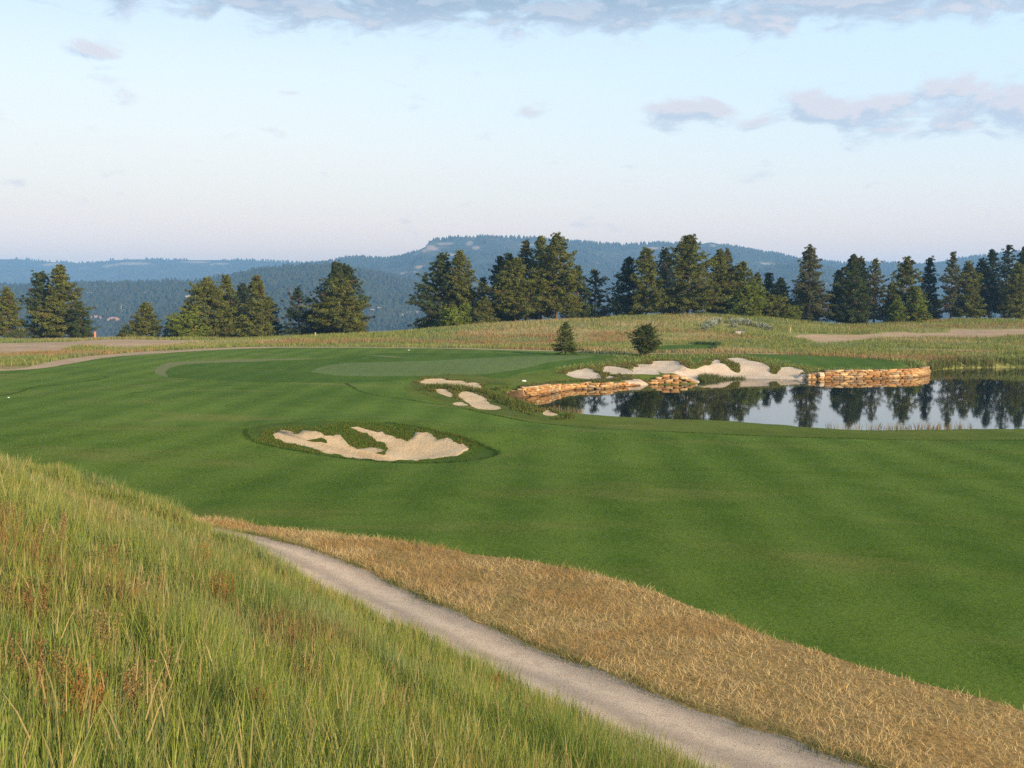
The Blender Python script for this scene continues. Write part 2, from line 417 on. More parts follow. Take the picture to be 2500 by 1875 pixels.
# ------------------------------------------------------------------ material helpers
class NT:
    def __init__(self, tree):
        self.t = tree

    def __call__(self, typ, props=None, **ins):
        n = self.t.nodes.new(typ)
        for k_, v_ in (props or {}).items():
            setattr(n, k_, v_)
        for k_, v_ in ins.items():
            key = k_.replace('_', ' ')
            s = n.inputs[int(k_[1:])] if k_[0] == 'i' and k_[1:].isdigit() else n.inputs[key]
            self.put(s, v_)
        return n

    def put(self, s, v):
        if isinstance(v, bpy.types.NodeSocket):
            self.t.links.new(v, s)
        elif isinstance(v, bpy.types.Node):
            self.t.links.new(v.outputs[0], s)
        else:
            if s.type == 'RGBA' and len(v) == 3:
                v = (*v, 1)
            s.default_value = v

    def math(self, op, a, b=0.0, c=0.0, clamp=False):
        n = self.t.nodes.new('ShaderNodeMath'); n.operation = op; n.use_clamp = clamp
        self.put(n.inputs[0], a); self.put(n.inputs[1], b)
        if op in ('MULTIPLY_ADD', 'SMOOTH_MIN', 'COMPARE'):
            self.put(n.inputs[2], c)
        return n.outputs[0]

    def mix(self, f, a, b, mode='MIX'):
        n = self.t.nodes.new('ShaderNodeMix'); n.data_type = 'RGBA'; n.blend_type = mode
        self.put(n.inputs[0], f); self.put(n.inputs[6], a); self.put(n.inputs[7], b)
        return n.outputs[2]

    def rng(self, v, a, b, c=0.0, d=1.0, smooth=True):
        n = self.t.nodes.new('ShaderNodeMapRange')
        n.interpolation_type = 'SMOOTHSTEP' if smooth else 'LINEAR'
        self.put(n.inputs[0], v)
        for i_, q in enumerate((a, b, c, d)):
            self.put(n.inputs[i_ + 1], q)
        return n.outputs[0]

    def noise(self, vec, scale, detail=4, rough=0.55, dist=0.0):
        n = self('ShaderNodeTexNoise', Vector=vec, Scale=scale, Detail=detail, Roughness=rough, Distortion=dist)
        return n.outputs[0]

    def scaled(self, vec, s):
        n = self.t.nodes.new('ShaderNodeVectorMath'); n.operation = 'MULTIPLY'
        self.put(n.inputs[0], vec); n.inputs[1].default_value = s
        return n.outputs[0]


def new_mat(name):
    m = bpy.data.materials.new(name); m.use_nodes = True
    m.node_tree.nodes.clear()
    N = NT(m.node_tree)
    out = N('ShaderNodeOutputMaterial')
    pos = N('ShaderNodeNewGeometry').outputs['Position']
    return m, N, out, pos


def surface(N, out, col, rough=0.9, bump=None, bdist=0.05, bstr=0.5, spec=0.15):
    b = N('ShaderNodeBsdfPrincipled', Base_Color=col, Roughness=rough)
    b.inputs['Specular IOR Level'].default_value = spec
    if bump is not None:
        bn = N('ShaderNodeBump', Height=bump, Distance=bdist, Strength=bstr)
        N.put(b.inputs['Normal'], bn.outputs[0])
    N.put(out.inputs['Surface'], b.outputs[0])
    return b

# ------------------------------------------------------------------ the ground: one triangulation, cut along every boundary
REG = [  # first match wins; name, polygon(s), holes
    ('bunker_sand', [sandB1], islB1), ('bunker_island', islB1, []), ('bunker_rough', [roughB1], []),
    ('pond_bunker_sand', [sandA, sandBB, sandC, sandD, sandE], []), ('pond_bank', [bankP], []),
    ('waterside_sand', [sandM, sand2, sand1, sand3, sand4], [tuftI]),
    ('gravel_path', [pathP], []), ('straw_ground', [strawP], []), ('hillside', [hillP], []),
    ('putting_green', [greenP], []), ('pale_turf', [paleP, pale2P], []), ('apron', [apronP], []), ('tee_ground', [teeP, padP], []),
    ('cart_path', [cpathP], []), ('dirt_road', [roadP, roadrP], []), ('fairway', [fairP], []), ('pond_verge', [vergeP], []),
]


def build_ground():
    pts, edges = [], []

    def loop(p, closed=True):
        i0 = len(pts); n = len(p)
        pts.extend(map(tuple, p))
        edges.extend((i0 + i, i0 + (i + 1) % n) for i in range(n if closed else n - 1))
    for _, ps, _h in REG:
        for p in ps:
            loop(p)
    loop(pond)
    grid = []
    rr = [1.2]
    while rr[-1] < 1500:
        rr.append(rr[-1] * 1.019 if rr[-1] < 300 else rr[-1] * 1.06)
    azf = np.radians(np.arange(-42, 42.01, 0.36)); azb = np.radians(np.r_[np.arange(-180, -42, 4.0), np.arange(46, 180, 4.0)])
    for i, r in enumerate(rr):
        a = np.concatenate([azf + (i % 2) * R(0.18), azb]) if r > 3 else np.radians(np.arange(0, 360, 12.0))
        grid.append(np.stack([r * np.sin(a), r * np.cos(a)], 1))
    for poly, st in [(roughB1, .35), (bankP, .5), (sandM, .5), (sand2, .5), (sand1, .5)]:
        lo, hi = poly.min(0) - 0.6, poly.max(0) + 0.6
        gx, gy = np.meshgrid(np.arange(lo[0], hi[0], st), np.arange(lo[1], hi[1], st))
        q = np.stack([gx.ravel(), gy.ravel()], 1); q += rng.uniform(-.3, .3, q.shape) * st
        grid.append(q)
    for line, st in [(pond, 1.0)]:                    # the shore needs close rings to slope well
        c = line.mean(0)
        for off in (-0.8, -0.4, 0.35, 0.8, 1.6, 2.6):
            t = np.roll(line, -1, 0) - np.roll(line, 1, 0); t /= np.linalg.norm(t, axis=1)[:, None] + 1e-9
            q = line + np.stack([t[:, 1], -t[:, 0]], 1) * off
            grid.append(q)
    g = np.vstack(grid)
    d = np.full(len(g), 9.0)
    for _, ps, _h in REG:
        for p in ps:
            d = np.minimum(d, dist_to(p, g[:, 0], g[:, 1], margin=0.6))
    near = np.hypot(g[:, 0], g[:, 1]) * 0.004
    g = g[d > np.clip(near, 0.06, 0.3)]
    pts.extend(map(tuple, g))
    vs, _e, fs, _a, _b, _c = delaunay_2d_cdt([Vector(p) for p in pts], edges, [], 0, 1e-4)
    V = np.array([(v.x, v.y) for v in vs]); F = np.array([list(f) for f in fs if len(f) == 3], np.int32)
    area = (V[F[:, 1]] - V[F[:, 0]]); b = (V[F[:, 2]] - V[F[:, 0]])
    cr = area[:, 0] * b[:, 1] - area[:, 1] * b[:, 0]
    F[cr < 0] = F[cr < 0][:, ::-1]
    F = F[np.abs(cr) > 1e-7]
    Z = ground_h(V[:, 0], V[:, 1])
    cen = V[F].mean(1)
    cls = np.full(len(F), len(REG)); todo = np.ones(len(F), bool)
    for i, (_n, ps, holes) in enumerate(REG):
        m = np.zeros(len(F), bool)
        for p in ps:
            m |= inside(p, cen[:, 0], cen[:, 1])
        for p in holes:
            m &= ~inside(p, cen[:, 0], cen[:, 1])
        m &= todo
        cls[m] = i; todo &= ~m
    # smooth normals from the height field itself, so that the seams do not show
    e = 0.12
    nx = (ground_h(V[:, 0] - e, V[:, 1]) - ground_h(V[:, 0] + e, V[:, 1])) / (2 * e)
    ny = (ground_h(V[:, 0], V[:, 1] - e) - ground_h(V[:, 0], V[:, 1] + e)) / (2 * e)
    Nn = np.stack([nx, ny, np.ones_like(nx)], 1); Nn /= np.linalg.norm(Nn, axis=1)[:, None]
    V3 = np.column_stack([V, Z])
    return V3, F, cls, Nn


def stripes(N, pos, period, along=(0.047, 1.0)):
    """soft alternating bands left by the mower"""
    s = N('ShaderNodeSeparateXYZ', Vector=pos)
    w = N.math('ADD', s.outputs[0], N.math('MULTIPLY', s.outputs[1], -along[0]))
    w = N.math('ADD', w, N.math('MULTIPLY', N.noise(pos, 0.03, 2), 1.6))
    return N.math('SINE', N.math('MULTIPLY', w, 2 * math.pi / period))


def turf(name, c1, c2, dry, stripe=0.0, period=6.0, grain=1.0, dryamt=0.5, dscale=0.06):
    m, N, out, pos = new_mat(name)
    big = N.noise(N.scaled(pos, (1, .8, 1)), dscale, 5, 0.6)
    mid = N.noise(N.scaled(pos, (1, .7, 1)), 0.55, 4, 0.6)
    fine = N.noise(pos, 9.0, 4, 0.75)
    vfine = N.noise(pos, 40.0, 2, 0.7)
    v = N.math('ADD', N.math('MULTIPLY', big, 0.45), N.math('MULTIPLY', mid, 0.25))
    v = N.math('ADD', v, N.math('MULTIPLY', fine, 0.3 * grain))
    v = N.math('ADD', v, 0.15 * (1 - grain))
    if stripe:
        v = N.math('ADD', v, N.math('MULTIPLY', stripes(N, pos, period), stripe))
    col = N.mix(N.rng(v, 0.33, 0.67), c1, c2)
    d = N.noise(N.scaled(pos, (0.55, 1.6, 1)), 0.11, 5, 0.62, 0.4)
    d = N.math('MULTIPLY', N.rng(d, 0.52, 0.72), dryamt)
    d = N.math('MULTIPLY', d, N.rng(fine, 0.3, 0.75, 0.35, 1.0))
    col = N.mix(d, col, dry)
    hgt = N.math('ADD', fine, N.math('MULTIPLY', vfine, 0.6))
    surface(N, out, col, 0.95, hgt, 0.05, 0.9, 0.06)
    return m


def sand_mat(name='bunker_sand', c1=(.62, .455, .275), c2=(.72, .555, .36)):
    m, N, out, pos = new_mat(name)
    a = N.noise(pos, 0.45, 5, 0.6); f = N.noise(pos, 6.0, 5, 0.7); g = N.noise(pos, 60, 2)
    col = N.mix(N.rng(a, .35, .68), c1, c2)
    col = N.mix(N.math('MULTIPLY', N.rng(f, .5, .8), .35), col, (.40, .30, .21))
    rake = N.math('SINE', N.math('ADD', N.math('MULTIPLY', N.noise(pos, .35, 3), 60.0), N.math('MULTIPLY', N('ShaderNodeSeparateXYZ', Vector=pos).outputs[0], 9.0)))
    pits = N.noise(pos, 2.2, 4, .6)
    hh = N.math('ADD', N.math('ADD', f, N.math('MULTIPLY', g, .3)), N.math('ADD', N.math('MULTIPLY', rake, .06), N.math('MULTIPLY', pits, .5)))
    surface(N, out, col, 0.95, hh, 0.10, 0.8, 0.05)
    return m


def path_mat():
    m, N, out, pos = new_mat('gravel')
    at = N('ShaderNodeAttribute', {'attribute_name': 'Col'}).outputs['Color']
    u = N('ShaderNodeSeparateColor', Color=at).outputs[0]
    f = N.noise(pos, 22.0, 5, 0.75); a = N.noise(pos, 0.6, 4); g = N.noise(pos, 75.0, 3, .8)
    col = N.mix(N.rng(a, .3, .7), (.43, .335, .255), (.52, .405, .31))
    # worn wheel bands are paler and finer, the verges and the middle are greyer stone
    uu = N.math('ADD', u, N.math('MULTIPLY', N.math('SUBTRACT', a, .5), .35))
    wave = N.math('MULTIPLY', N.math('ADD', N.math('COSINE', N.math('MULTIPLY', N.math('SUBTRACT', uu, 0.33), 15.0)), 1.0), 0.5)
    col = N.mix(N.math('MULTIPLY', wave, .85), col, (.72, .56, .41))
    edge = N.rng(u, 0.0, .16, 1.0, 0.0)
    col = N.mix(N.math('MULTIPLY', edge, .75), col, (.29, .245, .20))
    strk = N.noise(N.scaled(pos, (1, 1, 1)), 3.0, 5, .7)
    col = N.mix(N.math('MULTIPLY', N.rng(strk, .48, .68), .4), col, (.33, .26, .20))
    col = N.mix(N.rng(f, .52, .75), col, (.20, .18, .165))
    col = N.mix(N.rng(g, .6, .8), col, (.47, .42, .37))
    surface(N, out, col, 0.95, N.math('ADD', f, N.math('MULTIPLY', g, .5)), 0.03, 0.8, 0.1)
    return m


def dirt_mat():
    m, N, out, pos = new_mat('bare_dirt')
    a = N.noise(N.scaled(pos, (.5, 1.2, 1)), .22, 5, .65); f = N.noise(pos, 2.0, 5, .7)
    col = N.mix(N.rng(a, .3, .7), (.38, .265, .175), (.48, .35, .235))
    col = N.mix(N.rng(f, .52, .72), col, (.33, .27, .15))
    col = N.mix(N.math('MULTIPLY', N.rng(N.noise(pos, .5, 5, .7), .58, .68), .7), col, (.20, .20, .07))
    surface(N, out, col, 0.95, f, .1, .6, .05)
    return m


def rough_mat(name='wild_rough', shift=0.0):
    """uncut prairie: bands of green, straw and russet grass"""
    m, N, out, pos = new_mat(name)
    a = N.noise(N.scaled(pos, (.35, 1.0, 1)), .085, 5, .65, .5)
    b = N.noise(N.scaled(pos, (.4, 1.1, 1)), .14, 5, .65, .5)
    f = N.noise(pos, 1.6, 5, .75)
    g = N.noise(pos, 8.0, 4, .75)
    col = N.mix(N.rng(a, .36, .6), (.21, .25, .065), (.38, .335, .15))
    col = N.mix(N.math('MULTIPLY', N.rng(b, .53, .68), .85), col, (.36, .22, .12))
    col = N.mix(N.math('MULTIPLY', N.rng(f, .5, .72), .6), col, (.10, .125, .04))
    col = N.mix(N.math('MULTIPLY', N.rng(g, .55, .8), .5), col, (.36, .30, .17))
    surface(N, out, col, .95, N.math('ADD', f, g), .25, .7, .04)
    return m


def plain_mat(name, c1, c2, scale=3.0, bd=.05, spec=.08, rough=.95):
    m, N, out, pos = new_mat(name)
    f = N.noise(pos, scale, 5, .7)
    surface(N, out, N.mix(N.rng(f, .3, .7), c1, c2), rough, f, bd, .6, spec)
    return m


M = {}
M['fairway'] = turf('mown_fairway', (.062, .120, .014), (.136, .205, .034), (.235, .205, .065), .045, 4.2, 2.4, .7)
M['apron'] = turf('mown_apron', (.048, .102, .012), (.090, .152, .023), (.16, .155, .042), .03, 3.5, 1.0, .3)
M['green'] = turf('putting_turf', (.110, .160, .050), (.140, .192, .064), (.15, .165, .055), .03, 2.0, .5, .2)
M['pale'] = turf('dry_turf', (.14, .165, .065), (.19, .20, .09), (.24, .21, .10), 0, 5, 1, .4)
M['verge'] = turf('short_rough', (.082, .122, .016), (.142, .180, .034), (.22, .18, .065), 0, 5, 1.5, .6, .2)
M['bank'] = turf('bank_rough', (.065, .100, .014), (.125, .150, .032), (.21, .165, .065), 0, 5, 1.2, .7, .2)
M['brough'] = turf('bunker_rough', (.050, .098, .012), (.095, .145, .026), (.17, .15, .05), 0, 5, 1.3, .55, .3)
M['sand'] = sand_mat(); M['palesand'] = sand_mat('pale_sand', (.56, .445, .335), (.66, .545, .425)); M['path'] = path_mat(); M['dirt'] = dirt_mat(); M['rough'] = rough_mat()
M['straw'] = plain_mat('straw_litter', (.20, .125, .045), (.46, .31, .125), 9.0, .08)
M['soil'] = plain_mat('grassy_soil', (.06, .062, .02), (.13, .12, .045), 8.0, .05)

V3, F, cls, NORM = build_ground()
info = [('bunker_sand', 'sand', 'pale sand floor of the kidney shaped bunker in the middle of the fairway'),
        ('bunker_island', 'brough', 'two little turf islands inside the fairway bunker'),
        ('bunker_rough', 'brough', 'longer turf collar ringing the fairway bunker'),
        ('pond_bunker_sand', 'sand', 'small sand patches on the bank left of the pond'),
        ('pond_bank', 'bank', 'unmown bank between the fairway and the left tip of the pond'),
        ('waterside_sand', 'palesand', 'ragged pale sand face above the far water edge'),
        ('gravel_path', 'path', 'grey pink gravel cart path running diagonally beside the tall grass'),
        ('straw_ground', 'straw', 'strip of golden mown straw between the gravel path and the fairway'),
        ('hillside', 'soil', 'bank under the tall grass'),
        ('putting_green', 'green', 'pale smooth putting green before the two young pines'),
        ('pale_turf', 'pale', 'pale dry crescent of turf left of the putting green'),
        ('green_apron', 'apron', 'darker closely mown turf around the putting green'),
        ('tee_ground', 'apron', 'dark green mown pad above the right hand stone wall'),
        ('cart_path', 'dirt', 'thin gravel path curving along the far side of the green'),
        ('dirt_road', 'dirt', 'bare dirt road before the pines'),
        ('fairway', 'fairway', 'broad mown green fairway'),
        ('pond_verge', 'verge', 'olive short rough between the fairway and the pond and round the sand face'),
        ('rough_ground', 'rough', 'wild prairie ground rolling up to the pines')]
for i, (nm, mk, lab) in enumerate(info):
    f = F[cls == i]
    if not len(f):
        continue
    used, inv = np.unique(f, return_inverse=True)
    v = V3[used]; cols = None
    if nm in ('gravel_path',):
        u = dist_to(strawB, v[:, 0], v[:, 1], closed=False, margin=4.0) / 2.75
        cols = np.repeat(u[:, None], 3, 1)
    elif nm == 'cart_path':
        cols = np.full((len(v), 3), .5)
    o = mesh_np(nm, v, inv.reshape(f.shape), M[mk], cols=cols, smooth=True)
    o.data.normals_split_custom_set_from_vertices(NORM[used].tolist())
    tag(o, lab, None, None, 'structure')

# ------------------------------------------------------------------ water
m, N, out, pos = new_mat('pond_water')
rip = N.noise(N.scaled(pos, (1, .45, 1)), 1.3, 3, .5)
bn = N('ShaderNodeBump', Height=rip, Distance=.02, Strength=.055)
b = N('ShaderNodeBsdfPrincipled', Base_Color=(.012, .018, .014), Roughness=.03, IOR=1.47, Normal=bn.outputs[0])
N.put(out.inputs['Surface'], b.outputs[0])
M['water'] = m
wv = np.vstack([pond.mean(0), pond + (pond - pond.mean(0)) / np.linalg.norm(pond - pond.mean(0), axis=1)[:, None] * 0.7])
n = len(pond)
# the sheet is cut close round the shore, its rim buried in the banks
vs, _e, fs, *_r = delaunay_2d_cdt([Vector(p) for p in wv[1:]], [(i, (i + 1) % n) for i in range(n)], [], 1, 1e-4)
o = mesh_np('pond_water', [(v.x, v.y, 0.0) for v in vs], np.array([list(f) for f in fs]), M['water'])
tag(o, 'calm dark pond mirroring the pines', None, None, 'structure')

# ------------------------------------------------------------------ far hills
skyB = [(560, 668), (700, 655), (799, 642), (840, 631), (869, 629), (894, 630), (942, 634), (983, 627.5), (1011, 616), (1044, 600), (1050, 588), (1068, 584), (1077, 587), (1106, 579.5), (1138, 578.5), (1233, 581),
        (1296, 582), (1380, 590), (1485, 598), (1513, 600), (1611, 595), (1659, 597), (1706, 597), (1735, 591), (1757, 596), (1785, 604), (1833, 613), (1900, 623), (1942, 634), (2015, 641), (2069, 645),
        (2154, 644), (2243, 649), (2306, 646), (2363, 632), (2433, 624), (2500, 616), (2700, 600), (3200, 590)]
skyA = [(-900, 640), (-300, 636), (0, 633), (47, 633), (89, 637), (168, 642), (206, 642), (269, 636), (316, 633), (380, 633), (443, 635), (601, 635), (700, 640), (790, 643), (900, 648), (1100, 652), (1500, 660)]
skyC = [(-900, 712), (-300, 706), (0, 700), (190, 696.5), (348, 693), (475, 687), (570, 677), (633, 661), (700, 655), (742, 651), (800, 651), (900, 665), (1000, 690), (1200, 720), (1500, 760)]
skyD = [(1500, 770), (1620, 735), (1700, 705), (1800, 688), (1870, 657), (1930, 645), (1990, 651), (2060, 668), (2150, 692), (2300, 715), (2500, 735), (2800, 750)]


def hill_layer(name, sky, y0, yr, zb, amp, seed, back, nx=260, ny=90, prof=1.15):
    """a hill range: rises from y0 to its crest at distance yr, flat-topped for `back` metres, then falls away"""
    sky = np.array(sky, float)
    xs, zs = [], []
    for px, py in sky:
        x, _y, z = at_depth(px, py, yr)
        xs.append(x); zs.append(z)
    X = np.linspace(xs[0], xs[-1], nx)
    zr = np.interp(X, xs, zs)
    T = np.r_[np.linspace(0, 1, ny), 1 + np.linspace(0.02, 1.0, 14)]
    XX = np.repeat(X[None], len(T), 0)
    wob = 0.16 * fbm(X / (yr * .12), X * 0 + 1.5, seed, 3)
    YR = yr * (1 + 0 * wob)
    ZZ = np.empty_like(XX); YY = np.empty_like(XX)
    for i, t in enumerate(T):
        if t <= 1:
            YY[i] = y0 + (yr - y0) * t
            s = t ** prof
            gul = np.abs(fbm(X / (yr * .05), YY[i] / (yr * .11), seed + 3, 4)) * 1.5 - 0.35
            ZZ[i] = zb + (zr - zb) * s - amp * gul * math.sin(math.pi * min(1, t)) ** .8
        else:
            YY[i] = yr + (t - 1) * back * 2
            ZZ[i] = zr - (0 if t < 1.5 else (t - 1.5) * 2 * (zr - zb) * .8) - 6 * (t - 1)
    V = np.stack([XX, YY, ZZ], -1).reshape(-1, 3)
    nr = len(T); idx = np.arange(nr * nx).reshape(nr, nx)
    Fq = np.stack([idx[:-1, :-1], idx[:-1, 1:], idx[1:, 1:], idx[1:, :-1]], -1).reshape(-1, 4)
    o = mesh_np(name, V, Fq, M['hill'], smooth=True)
    return o, XX, YY, ZZ


m, N, out, pos = new_mat('hill_ground')
a = N.noise(pos, .004, 5, .6, .4); f = N.noise(pos, .02, 5, .7); g = N.noise(N.scaled(pos, (1, 1, 3)), .012, 4, .6)
col = N.mix(N.rng(a, .35, .62), (.036, .044, .030), (.060, .060, .038))
col = N.mix(N.math('MULTIPLY', N.rng(g, .57, .66), .6), col, (.26, .17, .12))
col = N.mix(N.rng(f, .45, .7), col, (.05, .07, .035))
BARE = []                                   # open slopes without trees: x, z and half sizes on the hill face
for px, py, w_, h_, Y_ in [(1045, 612, 26, 13, 4080), (1020, 622, 18, 6, 4050), (1148, 597, 9, 10, 4100), (1165, 610, 10, 6, 4000), (1090, 597, 20, 5, 4150), (1010, 668, 30, 5, 3500), (1040, 655, 22, 5, 3600), (1100, 628, 30, 4, 3900),
                           (330, 645, 45, 5, 5900), (290, 650, 26, 6, 5850), (110, 645, 22, 5, 5850), (230, 638, 26, 3, 5950), (480, 640, 34, 3, 5950), (540, 645, 30, 4, 5900), (1740, 600, 9, 5, 4150), (1600, 606, 26, 4, 4100), (1860, 660, 26, 4, 3900), (1830, 648, 30, 4, 3950), (2090, 668, 20, 3, 3950), (1290, 600, 26, 3, 4100), (980, 770, 40, 6, 1700), (930, 778, 30, 5, 1650)]:
    x_, _y, z_ = at_depth(px, py, Y_)
    BARE.append((x_, z_, w_ * Y_ / FPX, h_ * Y_ / FPX, Y_))
sxyz = N('ShaderNodeSeparateXYZ', Vector=pos).outputs
bare = None
for x_, z_, a_, b_, Y_ in BARE:
    q = N.math('ADD', N.math('POWER', N.math('DIVIDE', N.math('SUBTRACT', sxyz[0], x_), a_), 2.0), N.math('POWER', N.math('DIVIDE', N.math('SUBTRACT', sxyz[2], z_), b_), 2.0))
    q = N.math('ADD', q, N.math('POWER', N.math('DIVIDE', N.math('SUBTRACT', sxyz[1], Y_), 700.0), 2.0))
    bare = q if bare is None else N.math('MINIMUM', bare, q)
bare = N.rng(N.math('ADD', bare, N.math('MULTIPLY', N.noise(pos, .015, 5, .7), 1.6)), 1.1, 2.2, 1, 0)
col = N.mix(bare, col, (.30, .235, .17))
surface(N, out, col, .95, f, 6.0, .6, .03)
M['hill'] = m
m, N, out, pos = new_mat('far_pines')
f = N.noise(pos, .03, 3, .6)
surface(N, out, N.mix(N.rng(f, .3, .7), (.030, .038, .024), (.046, .053, .030)), .95, None, spec=.02)
M['farpine'] = m
m, N, out, pos = new_mat('pale_rock')
f = N.noise(pos, .08, 5, .7)
surface(N, out, N.mix(N.rng(f, .3, .7), (.27, .21, .16), (.38, .31, .25)), .95, f, 3, .6, .05)
M['rock'] = m
M['redrock'] = plain_mat('red_rock', (.36, .19, .14), (.46, .28, .21), .08, 3)


def forest(name, lay, n, seed, hgt, keep, label, reach=(0.02, 1.0)):
    """conifers standing on a hill range, too many and too far to count"""
    o, XX, YY, ZZ = lay
    r = np.random.default_rng(seed)
    ny = int((YY[:, 0] <= YY[:, 0].max()).sum()); ny = XX.shape[0]
    fi = r.uniform(reach[0] * 89, 92, n); fj = r.uniform(0, XX.shape[1] - 1.01, n)
    i = fi.astype(int); j = fj.astype(int); u = fi - i; v = fj - j

    def lerp(A):
        return (A[i, j] * (1 - u) + A[i + 1, j] * u) * (1 - v) + (A[i, j + 1] * (1 - u) + A[i + 1, j + 1] * u) * v
    x, y, z = lerp(XX), lerp(YY), lerp(ZZ)
    dens = fbm(x / 260, y / 330, seed, 4) + 0.5 * fbm(x / 60, y / 90, seed + 9, 2)
    vis = (np.abs(x) < y * .56 + 60)
    for x_, z_, a_, b_, Y_ in BARE:
        dens = dens - 1.2 * np.exp(-(((x - x_) / a_) ** 2 + ((z - z_) / b_) ** 2 + ((y - Y_) / 700) ** 2) * .8)
    k = (dens > keep) & vis
    x, y, z = x[k], y[k], z[k]; n = len(x)
    h = hgt * r.uniform(.6, 1.15, n); w = h * r.uniform(.24, .38, n)
    a = np.arange(5) * 2 * math.pi / 5
    ring = np.stack([np.cos(a), np.sin(a)], 1)
    ph = r.uniform(.8, 1.2, (n, 5))
    low = np.concatenate([np.stack([x, y], 1)[:, None] + ring[None] * (w * .8)[:, None, None] * ph[..., None], np.repeat((z - 1)[:, None], 5, 1)[..., None]], -1)
    midr = np.concatenate([np.stack([x, y], 1)[:, None] + ring[None] * w[:, None, None] * ph[..., None], np.repeat((z + h * .35)[:, None], 5, 1)[..., None]], -1)
    top = np.stack([x + r.uniform(-1, 1, n), y, z + h], 1)[:, None]
    V = np.concatenate([low, midr, top], 1)
    tri = []; quad = []
    for q in range(5):
        p = (q + 1) % 5
        quad.append((q, p, 5 + p, 5 + q)); tri.append((5 + q, 5 + p, 10))
    off = (np.arange(n) * 11)[:, None, None]
    o = mesh_np(name, V.reshape(-1, 3), [(np.array(quad)[None] + off).reshape(-1, 4), (np.array(tri)[None] + off).reshape(-1, 3)], M['farpine'])
    return tag(o, label, None, None, 'stuff')


LA = hill_layer('far_ridge_hill', skyA, 4300, 6000, -110, 60, 5, 500, prof=.9)
LB = hill_layer('mesa_hill', skyB, 2300, 4200, -110, 70, 15, 450, nx=420, prof=1.0)
LC = hill_layer('forested_hill', skyC, 1250, 2500, -118, 34, 25, 350, prof=.95)
LD = hill_layer('low_hill', skyD, 2000, 3100, -112, 40, 35, 300, prof=1.0)
for lay, lab in ((LA, 'long flat blue ridge farthest off behind the pines'), (LB, 'big flat topped mesa with a knob at its left rim'), (LC, 'nearer dark forested slope with pale outcrops'), (LD, 'low rounded hill before the right end of the mesa')):
    tag(lay[0], lab, None, None, 'structure')
forest('pine_forest', LA, 16000, 1, 16, -.25, 'dark trees covering the farthest blue ridge')
forest('pine_forest', LB, 42000, 2, 15, -.22, 'dark trees covering the flat topped mesa')
forest('pine_forest', LC, 26000, 3, 13, -.30, 'trees covering the nearer slope left of centre')
forest('pine_forest', LD, 9000, 4, 14, -.28, 'trees covering the low rounded hill before the mesa')

# pale outcrops on the nearer slope
r = np.random.default_rng(4)
for px, py, w_, h_ in [(283, 713, 13, 5), (345, 711, 12, 5), (376, 707, 12, 6), (389, 709, 10, 8), (412, 710, 8, 4), (462, 729, 10, 6), (222, 718, 12, 6), (245, 742, 14, 4), (300, 755, 8, 8), (235, 778, 22, 7), (280, 785, 26, 10), (312, 762, 10, 6), (668, 705, 10, 4), (905, 755, 12, 3), (925, 752, 10, 3), (1000, 792, 14, 6), (360, 715, 16, 3), (505, 735, 10, 4)]:
    lay = LC
    XX, YY, ZZ = lay[1:]
    a_, b_ = ray(px, py)
    g_ = np.abs(np.abs(XX / YY - a_) * 900 + np.abs((ZZ - CAMZ) / YY - b_) * 900)
    i_ = np.unravel_index(np.argmin(g_[:90]), g_[:90].shape)
    x_, y_, z_ = XX[i_], YY[i_], ZZ[i_]
    bm = bmesh.new(); bmesh.ops.create_icosphere(bm, subdivisions=3, radius=1.0)
    sx_, sz_ = w_ * y_ / FPX * .55, h_ * y_ / FPX * .8
    for v in bm.verts:
        c = v.co
        q = 1 + .5 * float(fbm(np.array([c.x * 1.7 + px]), np.array([c.z * 2.2 + c.y]), 60, 3)[0])
        v.co = Vector((c.x * sx_ * q, c.y * 18 * q, c.z * sz_ * q))
    me = bpy.data.meshes.new('rock_outcrop'); bm.to_mesh(me); bm.free(); me.materials.append(M['redrock'] if py > 770 else M['rock'])
    o = bpy.data.objects.new('rock_outcrop', me); C.objects.link(o); o.location = (x_, y_ - 6, z_ + sz_ * .3)
    tag(o, 'reddish bare rock low on the nearer forested slope' if py > 770 else 'small pale rock outcrop among the trees of the nearer forested slope', 'rock outcrop', 'rock outcrops low on the far slope' if py > 770 else 'pale rock outcrops on the far slope')

# ------------------------------------------------------------------ pines
def leaf_mat(name, spec=.05, trans=.25):
    """foliage: colour from the mesh, light passing through thin leaves"""
    m, N, out, pos = new_mat(name)
    at = N('ShaderNodeAttribute', {'attribute_name': 'Col'}).outputs['Color']
    p = N('ShaderNodeBsdfPrincipled', Base_Color=at, Roughness=.75)
    p.inputs['Specular IOR Level'].default_value = spec
    t = N('ShaderNodeBsdfTranslucent', Color=at)
    mx = N('ShaderNodeMixShader', i0=trans, i1=p.outputs[0], i2=t.outputs[0])
    N.put(out.inputs['Surface'], mx.outputs[0])
    return m


M['pebble'] = plain_mat('loose_gravel', (.30, .24, .185), (.52, .41, .31), 30, .01)
M['needle'] = leaf_mat('pine_needles', .05, .18)
M['grass'] = leaf_mat('grass_blades', .10, .34)
M['bark'] = plain_mat('pine_bark', (.13, .075, .05), (.27, .16, .105), 3.0, .1)
M['greybark'] = plain_mat('dead_wood', (.22, .15, .13), (.34, .25, .22), 3.0, .1)


